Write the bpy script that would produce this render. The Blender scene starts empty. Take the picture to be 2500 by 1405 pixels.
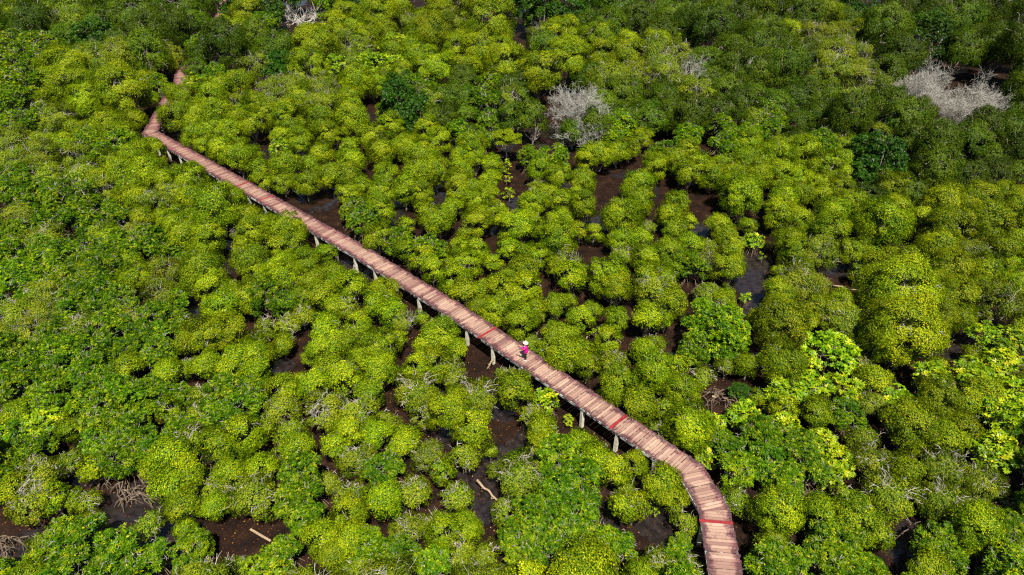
import bpy, math, random
import numpy as np
from mathutils import Vector

R = math.radians
rng = np.random.default_rng(7)
random.seed(7)
scene = bpy.context.scene
COL = scene.collection

# ------------------------------------------------------------------ camera
CAM_Z, FPX, PITCH = 33.1, 1667.0, R(35)
cp, sp = math.cos(PITCH), math.sin(PITCH)
cam_d = bpy.data.cameras.new('camera')
cam_d.sensor_width = 36.0
cam_d.lens = 36.0 * FPX / 2500.0
cam_d.clip_start, cam_d.clip_end = 0.5, 4000
cam = bpy.data.objects.new('camera', cam_d)
COL.objects.link(cam)
cam.location = (0, 0, CAM_Z)
cam.rotation_euler = (math.pi / 2 - PITCH, 0, 0)
scene.camera = cam


def at(px, py, z=0.0):
    """the point at height z that the photograph shows at (px, py)"""
    x, y = (px - 1250) / FPX, (702.5 - py) / FPX
    d = (x, cp + y * sp, -sp + y * cp)
    t = (z - CAM_Z) / d[2]
    return d[0] * t, d[1] * t


def seen(x, y, z):
    dx, dy, dz = x, y, z - CAM_Z
    dep = dy * cp - dz * sp
    return 1250 + FPX * dx / dep, 702.5 - FPX * (dy * sp + dz * cp) / dep, dep


# ------------------------------------------------------------------ light
SUN_EL, SUN_AZ = R(62), R(12)          # azimuth: from behind the viewpoint towards +x
w = bpy.data.worlds.new('World')
scene.world = w
w.use_nodes = True
nt = w.node_tree
sky = nt.nodes.new('ShaderNodeTexSky')
sky.sky_type = 'NISHITA'
sky.sun_disc = False
sky.sun_elevation = SUN_EL
sky.sun_rotation = math.pi - SUN_AZ
bg = nt.nodes['Background']
nt.links.new(sky.outputs[0], bg.inputs[0])
bg.inputs[1].default_value = 0.045
sl = bpy.data.lights.new('sun', 'SUN')
sl.energy = 5.0
sl.angle = R(0.5)
sl.color = (1.0, 0.95, 0.86)
so = bpy.data.objects.new('sun', sl)
COL.objects.link(so)
sdir = Vector((math.sin(SUN_AZ) * math.cos(SUN_EL), -math.cos(SUN_AZ) * math.cos(SUN_EL), math.sin(SUN_EL)))
so.rotation_euler = sdir.to_track_quat('Z', 'Y').to_euler()
so.location = (0, 0, 60)
scene.view_settings.view_transform = 'Standard'
scene.view_settings.look = 'None'
scene.view_settings.exposure = 0.84
scene.view_settings.gamma = 1
scene.cycles.max_bounces = 5
scene.cycles.diffuse_bounces = 3
scene.cycles.glossy_bounces = 2
scene.cycles.transmission_bounces = 3
scene.cycles.transparent_max_bounces = 4
scene.cycles.use_denoising = False
scene.cycles.filter_width = 1.2


# ------------------------------------------------------------------ materials
def mat(name):
    m = bpy.data.materials.new(name)
    m.use_nodes = True
    t = m.node_tree
    t.nodes.clear()
    out = t.nodes.new('ShaderNodeOutputMaterial')
    return m, t, out


def nd(t, kind, **kw):
    n = t.nodes.new(kind)
    for k, v in kw.items():
        setattr(n, k, v)
    return n


def ramp(t, stops, fac):
    r = t.nodes.new('ShaderNodeValToRGB')
    e = r.color_ramp.elements
    while len(e) < len(stops):
        e.new(0.5)
    for i, (p, c) in enumerate(stops):
        e[i].position = p
        e[i].color = (*c, 1)
    t.links.new(fac, r.inputs[0])
    return r.outputs[0]


def leaf_mat(name, stops, trans=0.28, rough=0.5, hue=0.009, val=0.16, spec=0.3):
    m, t, out = mat(name)
    at_ = nd(t, 'ShaderNodeAttribute', attribute_name='tint')
    c = ramp(t, stops, at_.outputs['Fac'])
    oi = nd(t, 'ShaderNodeObjectInfo')
    h = nd(t, 'ShaderNodeHueSaturation')
    mh = nd(t, 'ShaderNodeMapRange')
    mh.inputs['To Min'].default_value, mh.inputs['To Max'].default_value = 0.5 - hue, 0.5 + hue
    t.links.new(oi.outputs['Random'], mh.inputs[0])
    wn = nd(t, 'ShaderNodeTexWhiteNoise', noise_dimensions='1D')
    t.links.new(oi.outputs['Random'], wn.inputs['W'])
    mv = nd(t, 'ShaderNodeMapRange')
    mv.inputs['To Min'].default_value, mv.inputs['To Max'].default_value = 1 - val, 1 + val
    t.links.new(wn.outputs['Value'], mv.inputs[0])
    t.links.new(mh.outputs[0], h.inputs['Hue'])
    t.links.new(mv.outputs[0], h.inputs['Value'])
    ma = nd(t, 'ShaderNodeAttribute', attribute_type='OBJECT', attribute_name='dullness')
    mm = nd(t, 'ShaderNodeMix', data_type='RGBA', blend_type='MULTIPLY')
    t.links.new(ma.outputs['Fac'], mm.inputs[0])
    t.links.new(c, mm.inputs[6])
    mm.inputs[7].default_value = (.62, .56, .9, 1)  # multiplies the leaf colour darker and duller, crown by crown
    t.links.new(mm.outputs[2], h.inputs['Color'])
    b = nd(t, 'ShaderNodeBsdfPrincipled')
    b.inputs['Roughness'].default_value = rough
    b.inputs['Specular IOR Level'].default_value = spec
    t.links.new(h.outputs[0], b.inputs['Base Color'])
    tr = nd(t, 'ShaderNodeBsdfTranslucent')
    t.links.new(h.outputs[0], tr.inputs['Color'])
    mx = nd(t, 'ShaderNodeMixShader')
    mx.inputs[0].default_value = trans
    t.links.new(b.outputs[0], mx.inputs[1])
    t.links.new(tr.outputs[0], mx.inputs[2])
    t.links.new(mx.outputs[0], out.inputs[0])
    return m


def noise_mat(name, stops, scale=3.0, detail=6, rough=0.8, bump=0.3, spec=0.3, stretch=(1, 1, 1)):
    m, t, out = mat(name)
    tc = nd(t, 'ShaderNodeTexCoord')
    mp = nd(t, 'ShaderNodeMapping')
    mp.inputs['Scale'].default_value = stretch
    t.links.new(tc.outputs['Object'], mp.inputs[0])
    n = nd(t, 'ShaderNodeTexNoise')
    n.inputs['Scale'].default_value = scale
    n.inputs['Detail'].default_value = detail
    t.links.new(mp.outputs[0], n.inputs['Vector'])
    c = ramp(t, stops, n.outputs['Fac'])
    b = nd(t, 'ShaderNodeBsdfPrincipled')
    b.inputs['Roughness'].default_value = rough
    b.inputs['Specular IOR Level'].default_value = spec
    t.links.new(c, b.inputs['Base Color'])
    if bump:
        bp = nd(t, 'ShaderNodeBump')
        bp.inputs['Strength'].default_value = bump
        bp.inputs['Distance'].default_value = 0.03
        t.links.new(n.outputs['Fac'], bp.inputs['Height'])
        t.links.new(bp.outputs[0], b.inputs['Normal'])
    t.links.new(b.outputs[0], out.inputs[0])
    return m


M = {}
M['lime'] = leaf_mat('lime_leaves', [(0, (.028, .075, .001)), (.4, (.135, .225, .002)), (.72, (.29, .37, .004)), (.92, (.50, .53, .009)), (1, (.52, .42, .01))], spec=.12)
M['twiggy'] = leaf_mat('pale_lime_leaves', [(0, (.032, .075, .002)), (.45, (.145, .222, .005)), (.85, (.33, .38, .014)), (1, (.45, .38, .02))], spec=.15)
M['glossy'] = leaf_mat('glossy_green_leaves', [(0, (.020, .07, .001)), (.5, (.09, .185, .002)), (.82, (.195, .31, .003)), (1, (.48, .42, .008))], rough=.4, spec=.12)
M['yellow'] = leaf_mat('yellow_green_leaves', [(0, (.07, .16, .002)), (.5, (.18, .30, .003)), (.8, (.39, .46, .008)), (1, (.68, .52, .02))], rough=.4, spec=.22)
M['olive'] = leaf_mat('olive_leaves', [(0, (.018, .052, .001)), (.5, (.070, .132, .0025)), (1, (.18, .24, .006))], val=.34, spec=.15)
M['deep'] = leaf_mat('deep_green_leaves', [(0, (.013, .055, .002)), (.6, (.042, .115, .004)), (.93, (.09, .18, .004)), (1, (.3, .3, .01))], rough=.42, spec=.2)
M['bark'] = noise_mat('grey_bark', [(0.3, (.13, .10, .075)), (.6, (.33, .29, .23))], 6, stretch=(1, 1, .3))
M['twig'] = noise_mat('pale_twig_bark', [(0.3, (.22, .195, .155)), (.65, (.42, .39, .33))], 5)
M['brown_twig'] = noise_mat('brown_twig_bark', [(0.3, (.12, .10, .075)), (.65, (.25, .22, .17))], 5)
M['dead'] = noise_mat('bleached_dead_wood', [(0.3, (.30, .28, .23)), (.7, (.52, .50, .44))], 4)
M['dead_grey'] = noise_mat('weathered_dead_wood', [(0.3, (.25, .235, .20)), (.7, (.43, .42, .37))], 4)
M['root'] = noise_mat('prop_root_bark', [(0.3, (.10, .06, .035)), (.65, (.26, .18, .12))], 5)
M['log'] = noise_mat('fallen_log_wood', [(0.3, (.20, .14, .08)), (.7, (.40, .29, .185))], 6, stretch=(.3, 1, 1))


# ------------------------------------------------------------------ mesh helpers
class MB:
    def __init__(s):
        s.v, s.f = [], []

    def add(s, vs, fs):
        o = len(s.v)
        s.v += [tuple(q) for q in vs]
        s.f += [tuple(i + o for i in f) for f in fs]

    def box(s, c, sx, sy, sz, rz=0.0, taper=1.0):
        ca, sa = math.cos(rz), math.sin(rz)
        vs = []
        for z in (-1, 1):
            k = taper if z > 0 else 1
            for a, b in ((-1, -1), (1, -1), (1, 1), (-1, 1)):
                x, y = a * sx / 2 * k, b * sy / 2 * k
                vs.append((c[0] + x * ca - y * sa, c[1] + x * sa + y * ca, c[2] + z * sz / 2))
        s.add(vs, [(3, 2, 1, 0), (4, 5, 6, 7), (0, 1, 5, 4), (1, 2, 6, 5), (2, 3, 7, 6), (3, 0, 4, 7)])

    def tube(s, pts, rad, n=5, caps=True):
        pts = [Vector(p) for p in pts]
        o = len(s.v)
        up = None
        for i, p in enumerate(pts):
            a = pts[max(i - 1, 0)]
            b = pts[min(i + 1, len(pts) - 1)]
            d = (b - a)
            if d.length < 1e-6:
                d = Vector((0, 0, 1))
            d.normalize()
            if up is None:
                up = Vector((1, 0, 0)) if abs(d.x) < .8 else Vector((0, 1, 0))
            u = (up - d * up.dot(d))
            if u.length < 1e-4:
                u = d.orthogonal()
            u.normalize()
            up = u
            q = d.cross(u)
            for k in range(n):
                t = 2 * math.pi * k / n
                e = p + (u * math.cos(t) + q * math.sin(t)) * rad[i]
                s.v.append((e.x, e.y, e.z))
        for i in range(len(pts) - 1):
            for k in range(n):
                k2 = (k + 1) % n
                s.f.append((o + i * n + k, o + i * n + k2, o + (i + 1) * n + k2, o + (i + 1) * n + k))
        if caps and n > 2:
            s.f.append(tuple(o + k for k in range(n))[::-1])
            s.f.append(tuple(o + (len(pts) - 1) * n + k for k in range(n)))

    def mesh(s, name, m, smooth=False):
        me = bpy.data.meshes.new(name)
        me.from_pydata(s.v, [], s.f)
        me.materials.append(m)
        if smooth:
            me.polygons.foreach_set('use_smooth', [True] * len(me.polygons))
        me.update()
        return me


def link(name, me, parent=None, loc=None):
    o = bpy.data.objects.new(name, me)
    COL.objects.link(o)
    if parent is not None:
        o.parent = parent
    if loc is not None:
        o.location = loc
    return o


def tag(o, label=None, cat=None, group=None, kind=None):
    if label:
        o['label'] = label
    if cat:
        o['category'] = cat
    if group:
        o['group'] = group
    if kind:
        o['kind'] = kind
    return o


def unit(a):
    return a / np.maximum(np.linalg.norm(a, axis=-1, keepdims=True), 1e-9)


def leaf_mesh(name, P, A, N, L, W, tint, m, fold=.12):
    """one quad per leaf: base, side, tip, side"""
    n = len(P)
    N = unit(N - A * (N * A).sum(1, keepdims=True))
    S = np.cross(N, A)
    L = np.broadcast_to(np.asarray(L), (n,))[:, None]
    W = np.broadcast_to(np.asarray(W), (n,))[:, None]
    mid = P + A * L * .55 - N * L * fold * .3
    V = np.empty((n, 4, 3), np.float32)
    V[:, 0] = P
    V[:, 1] = mid + S * W * .5 + N * W * .2
    V[:, 2] = P + A * L - N * L * fold
    V[:, 3] = mid - S * W * .5 + N * W * .2
    me = bpy.data.meshes.new(name)
    me.vertices.add(n * 4)
    me.vertices.foreach_set('co', V.reshape(-1))
    me.loops.add(n * 4)
    me.loops.foreach_set('vertex_index', np.arange(n * 4, dtype=np.int32))
    me.polygons.add(n)
    me.polygons.foreach_set('loop_start', np.arange(0, n * 4, 4, dtype=np.int32))
    me.polygons.foreach_set('loop_total', np.full(n, 4, np.int32))
    a = me.attributes.new('tint', 'FLOAT', 'FACE')
    a.data.foreach_set('value', np.clip(tint, 0, 1).astype(np.float32))
    me.materials.append(m)
    me.update(calc_edges=True)
    return me


def rnd_dir(g, n):
    return unit(g.normal(size=(n, 3)))


# ------------------------------------------------------------------ tree prototypes
# every crown is built round its own centre; the tree's Empty stands on the mud
SPEC = {
    # leaf length, leaf width, coverage, clump radius (share of R), material, b = half height / R
    'R': dict(L=.105, W=.058, cov=2.1, cl=.27, m='lime', b=1.16, n=.85),
    'T': dict(L=.11, W=.054, cov=1.25, cl=.25, m='twiggy', b=.88, n=.66),
    'G': dict(L=.155, W=.062, cov=1.7, cl=.25, m='glossy', b=.95, n=.78, ros=6),
    'Y': dict(L=.235, W=.10, cov=1.3, cl=.30, m='yellow', b=.80, n=.85, ros=7),
    'F': dict(L=.15, W=.055, cov=1.6, cl=.22, m='olive', b=.85, n=.85),
    'P': dict(L=.18, W=.08, cov=1.8, cl=.24, m='deep', b=1.05, n=1.0, ros=6),
}
CLASSES = {'R': (.75, 1.1, 1.55, 2.1, 2.9, 4.0), 'T': (.9, 1.4, 2.0, 2.8, 4.0), 'G': (1.0, 1.6, 2.3, 3.2),
           'Y': (.8, 1.4, 2.1), 'F': (1.8, 2.7, 3.8), 'P': (1.8, 2.7, 3.8)}
NVAR = {'R': 4, 'T': 3, 'G': 3, 'Y': 3, 'F': 3, 'P': 2}


def clump_centres(g, Rr, b, rc, n, tight=True):
    """well spread points on a crown made of one to four merged domes"""
    nd_ = int(g.choice([1, 2, 3, 4], p=[.5, .26, .16, .08] if tight else [.1, .3, .35, .25])) if Rr > 1.0 else int(g.choice([1, 2]))
    domes = []
    a0 = g.uniform(0, 6.28)
    for k in range(nd_):
        if nd_ == 1:
            domes.append((np.zeros(3), Rr * .97, b))
        else:
            a_ = a0 + 6.283 * k / nd_ + g.normal() * .25
            q = g.uniform(.62, .80) if k else g.uniform(.74, .86)
            o = (1 - q) * Rr * 1.0
            bz = b * (q + .12) * g.uniform(.86, 1.1)
            domes.append((np.array([math.cos(a_) * o, math.sin(a_) * o, (bz - b) * .55]), Rr * q, bz))
    pts = []
    tries = 0
    while len(pts) < n and tries < n * 50:
        tries += 1
        c, q, bz = domes[int(g.integers(0, nd_))]
        d = rnd_dir(g, 1)[0]
        if d[2] < -.5:
            continue
        rr = g.uniform(.86, 1.05) if g.random() < .85 else g.uniform(.45, .75)
        p = c + d * np.array([q, q, bz]) * (1 - rc / q * .75) * rr
        if rr > .8 and any((((p - c2) / np.array([q2, q2, b2])) ** 2).sum() < (.80 - rc / q2 * .75) ** 2 for c2, q2, b2 in domes if c2 is not c):
            continue
        if all(np.linalg.norm(p - t_) > rc * (.92 if tries < n * 15 else (.72 if tries < n * 30 else .5)) for t_ in pts):
            pts.append(p)
    return np.array(pts)


def build_proto(kind, Rr, seed):
    g = np.random.default_rng(seed)
    s = SPEC[kind]
    b = Rr * s['b']
    big = (Rr / 1.6) ** .45 if Rr > 1.6 else 1.0
    L, W = s['L'] * big, s['W'] * big
    rc = max(.24, Rr * s['cl'] * (1.25 if Rr < 1.2 else (.85 if Rr > 2.5 else 1)))
    ncl = int(s['n'] * 2 * math.pi * Rr * Rr * 1.25 / (math.pi * rc * rc))
    C = clump_centres(g, Rr, b, rc, ncl, kind not in 'TG')
    C = C[g.random(len(C)) > .10]                     # thin places where the limbs show
    total = s['cov'] * 2 * math.pi * Rr * Rr * 1.6 / (L * W * .5)
    per = max(int(total / len(C)), 12)
    rads = rc * g.uniform(.6, 1.32, len(C))
    ct = g.uniform(-.17, .17, len(C))
    Ps, As, Ns, Ts = [], [], [], []
    for c, r_, t0 in zip(C, rads, ct):
        out = c / np.array([Rr, Rr, b])
        out = out / max(np.linalg.norm(out), 1e-6)
        ax = out * .55 + np.array([0, 0, .65])
        ax /= np.linalg.norm(ax)
        ros = s.get('ros')
        n = per if not ros else max(per // ros, 4)
        n = int(n * (r_ / rc) ** 2)
        d = rnd_dir(g, int(n * 2.2))
        dt = d @ ax
        d = d[dt > g.uniform(-.45, .5, len(d))][:n]
        sh = (.62 + .48 * g.random(len(d)) ** .6)[:, None]
        if kind == 'F':
            sh = g.uniform(.45, 1.3, len(d))[:, None]
        if kind in 'RTF':            # part of the leaves sit on short shoots that stick out of the clump
            ns = max(len(d) // 30, 1)
            sd = d[:ns]
            who = g.integers(0, ns, len(d))
            pick = g.random(len(d)) < .46
            al = g.uniform(.85, 1.0, len(d)) + g.uniform(0, .72, len(d)) * g.uniform(.4, 1.0, ns)[who]
            sh = np.where(pick[:, None], al[:, None], sh)
            d = np.where(pick[:, None], unit(sd[who] + g.normal(size=d.shape) * .13), d)
        P = c + d * r_ * sh * np.array([1, 1, .85])
        if ros:
            k = np.tile(np.arange(ros), len(P))
            P0 = np.repeat(P, ros, 0)
            D = unit(np.repeat(d * .45, ros, 0) + np.array([0, 0, .75]) + g.normal(size=(len(P0) // ros, 3)).repeat(ros, 0) * .25)
            e1 = unit(np.cross(D, np.array([.3, .9, .1]) + 0 * D))
            e2 = np.cross(D, e1)
            th = (k * 6.283 / ros + np.repeat(g.uniform(0, 6.28, len(P)), ros) + g.normal(size=len(P0)) * .25)[:, None]
            A = unit(e1 * np.cos(th) + e2 * np.sin(th) + D * g.uniform(.0, .6, (len(P0), 1)))
            N = unit(D + g.normal(size=A.shape) * .25)
            P = P0
            T = .43 + t0 + np.repeat(g.normal(size=len(d)) * .21, ros) + g.normal(size=len(P)) * .15
        else:
            N = unit(d * .55 + out * .8 + np.array([0, 0, .12]) + g.normal(size=d.shape) * .34)
            A = g.normal(size=d.shape) + d * .7
            A = unit(A - N * (A * N).sum(1, keepdims=True))
            T = .45 + t0 + g.normal(size=len(P)) * .23
        T = np.where(g.random(len(P)) < .012, 1.0, np.minimum(T, .9))
        Ps.append(P); As.append(A); Ns.append(N); Ts.append(T)
    P, A, N, T = (np.concatenate(q) for q in (Ps, As, Ns, Ts))
    n = len(P)
    lm = leaf_mesh('crown', P, A, N, L * g.uniform(.7, 1.25, n), W * g.uniform(.75, 1.2, n), T, M[s['m']])
    # trunk with limbs, drawn from the ground up to the clumps; z = 0 is the crown's centre
    hc = crown_height(kind, Rr)
    tb = MB()
    base = Vector((0, 0, -hc - .25))
    fork_z = -hc + max(.35, (hc - b) * .8)
    r0 = .035 + .04 * Rr
    lean = Vector((g.uniform(-.2, .2), g.uniform(-.2, .2), 0)) * Rr
    stems = 1 if kind in 'PF' else int(g.integers(1, 4))
    for q in range(stems):
        a = g.uniform(0, 6.28)
        k = Vector((math.cos(a), math.sin(a), 0)) * (.1 * Rr if stems > 1 else 0)
        tb.tube([base + k * .4, base + k + lean * .4 + Vector((0, 0, .5 * (fork_z + hc))), Vector((k.x, k.y, fork_z)) + lean],
                [r0 * 1.25 / stems ** .5, r0 / stems ** .5, r0 * .8 / stems ** .5], 6)
    fork = Vector((0, 0, fork_z)) + lean
    tw = MB()
    order = g.permutation(len(C))
    nl = min(len(C), 16 if kind != 'T' else 22)
    for i in order[:nl]:
        e = Vector(C[i])
        mid = fork.lerp(e, .5) + Vector(g.normal(size=3) * .1 * Rr) - Vector((0, 0, .05 * Rr))
        q = fork.lerp(e, .8) + Vector(g.normal(size=3) * .06 * Rr)
        tb.tube([fork, mid, q, e], [r0 * .55, r0 * .34, r0 * .2, r0 * .1], 4, caps=False)
    # bare twigs that break through the leaves
    nt_ = {'R': 5, 'T': 21, 'G': 16, 'Y': 3, 'F': 12, 'P': 3}[kind]
    nt_ = int(nt_ * (1 if Rr < 2.4 else 1.7))
    tops = [i for i in order if C[i][2] > -.1 * b]
    for i in tops[:nt_]:
        e = Vector(C[i])
        o = Vector(unit(C[i] / np.array([Rr, Rr, b]) + np.array([0, 0, .3])))
        root = e * .52 if kind == 'T' else e * .75
        for j in range(int(g.integers(2, 5))):
            d = (o + Vector(g.normal(size=3) * .6)).normalized()
            p = root.copy()
            pts = [p.copy()]
            nseg = 5
            ln = (e.length * (.62 if kind == 'T' else .3) + rads[i] * g.uniform(.9, 1.5)) / nseg
            for q in range(nseg):
                d = (d + Vector(g.normal(size=3) * .38)).normalized()
                p = p + d * ln
                pts.append(p.copy())
            r1 = (.0145 if kind == 'T' else .012) * big * g.uniform(.7, 1.2)
            tw.tube(pts, [r1 * 1.5, r1 * 1.3, r1 * 1.1, r1, r1 * .8, r1 * .45], 3, caps=False)
            for h in (2, 3, 4):
                if g.random() < (.95 if kind == 'T' else .7):
                    d2 = (d + Vector(g.normal(size=3) * .9)).normalized()
                    a0 = pts[h]
                    a1 = a0 + d2 * ln * .9
                    a2 = a1 + (d2 + Vector(g.normal(size=3) * .5)).normalized() * ln * .8
                    tw.tube([a0, a1, a2], [r1 * .8, r1 * .6, r1 * .3], 3, caps=False)
    roots = None
    if kind in 'GY':
        rb = MB()
        nroot = int(9 + Rr * 5)
        for q in range(nroot):
            a = g.uniform(0, 6.28)
            rad = Rr * g.uniform(.35, 1.05)
            z0 = -hc + g.uniform(.3, .95)
            st = Vector((math.cos(a) * .1, math.sin(a) * .1, z0)) + lean * .3
            a2 = a + g.normal() * .25
            en = Vector((math.cos(a2) * rad, math.sin(a2) * rad, -hc - .15))
            m1 = st.lerp(en, .4) + Vector((0, 0, .30 + .1 * rad))
            m2 = st.lerp(en, .75) + Vector((0, 0, .22))
            rr_ = g.uniform(.018, .03)
            rb.tube([st, m1, m2, en], [rr_ * 1.1, rr_, rr_, rr_ * .8], 4, caps=False)
            if g.random() < .6:
                a3 = a2 + g.normal() * .5
                e3 = Vector((math.cos(a3) * rad * .9, math.sin(a3) * rad * .9, -hc - .15))
                rb.tube([m1, m1.lerp(e3, .5) + Vector((0, 0, .18)), e3], [rr_ * .8, rr_ * .7, rr_ * .6], 4, caps=False)
        roots = rb.mesh('prop_roots', M['root'])
    twm = {'R': 'twig', 'T': 'twig', 'G': 'twig', 'Y': 'bark', 'F': 'twig', 'P': 'brown_twig'}[kind]
    return dict(crown=lm, trunk=tb.mesh('trunk', M['bark']), twigs=tw.mesh('twig_sprays', M[twm]) if tw.v else None, roots=roots, hc=hc, R=Rr, b=b)


def crown_height(kind, Rr):
    b = Rr * SPEC[kind]['b']
    gap = {'R': .42, 'T': .38, 'G': .42, 'Y': .35, 'F': .5, 'P': .4}[kind]
    return gap + b * .92


PROTO = {}


def proto(kind, Rr, i):
    k = min(CLASSES[kind], key=lambda q: abs(math.log(q / Rr)))
    key = (kind, k, i % NVAR[kind])
    if key not in PROTO:
        PROTO[key] = build_proto(kind, k, hash((ord(kind), int(k * 100), key[2])) % 100000)
    return PROTO[key]


# ------------------------------------------------------------------ boardwalk line (plan, metres)
DECK_Z, HW = 1.8, 0.85
LINE = [(-62, 158), (-55.0, 135.6), (-52.3, 125.7), (-47.9, 98.6), (-46.2, 94.0), (-45.5, 88.6), (-42.85, 76.7), (-13.1, 50.1), (-4.1, 41.45),
        (10.35, 26.25), (11.05, 23.5), (10.72, 20.2), (10.2, 14.5)]
LN = np.array(LINE, float)


def deck_near(x, y):
    """distance to the centre line and the unit normal away from it"""
    p = np.array([x, y])
    a, b = LN[:-1], LN[1:]
    d = b - a
    t = np.clip(((p - a) * d).sum(1) / (d * d).sum(1), 0, 1)
    q = a + d * t[:, None]
    k = np.linalg.norm(p - q, axis=1)
    i = int(k.argmin())
    v = p - q[i]
    if k[i] < 1e-3:
        v = np.array([-d[i][1], d[i][0]])
    return k[i], v / max(np.linalg.norm(v), 1e-6)


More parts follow.
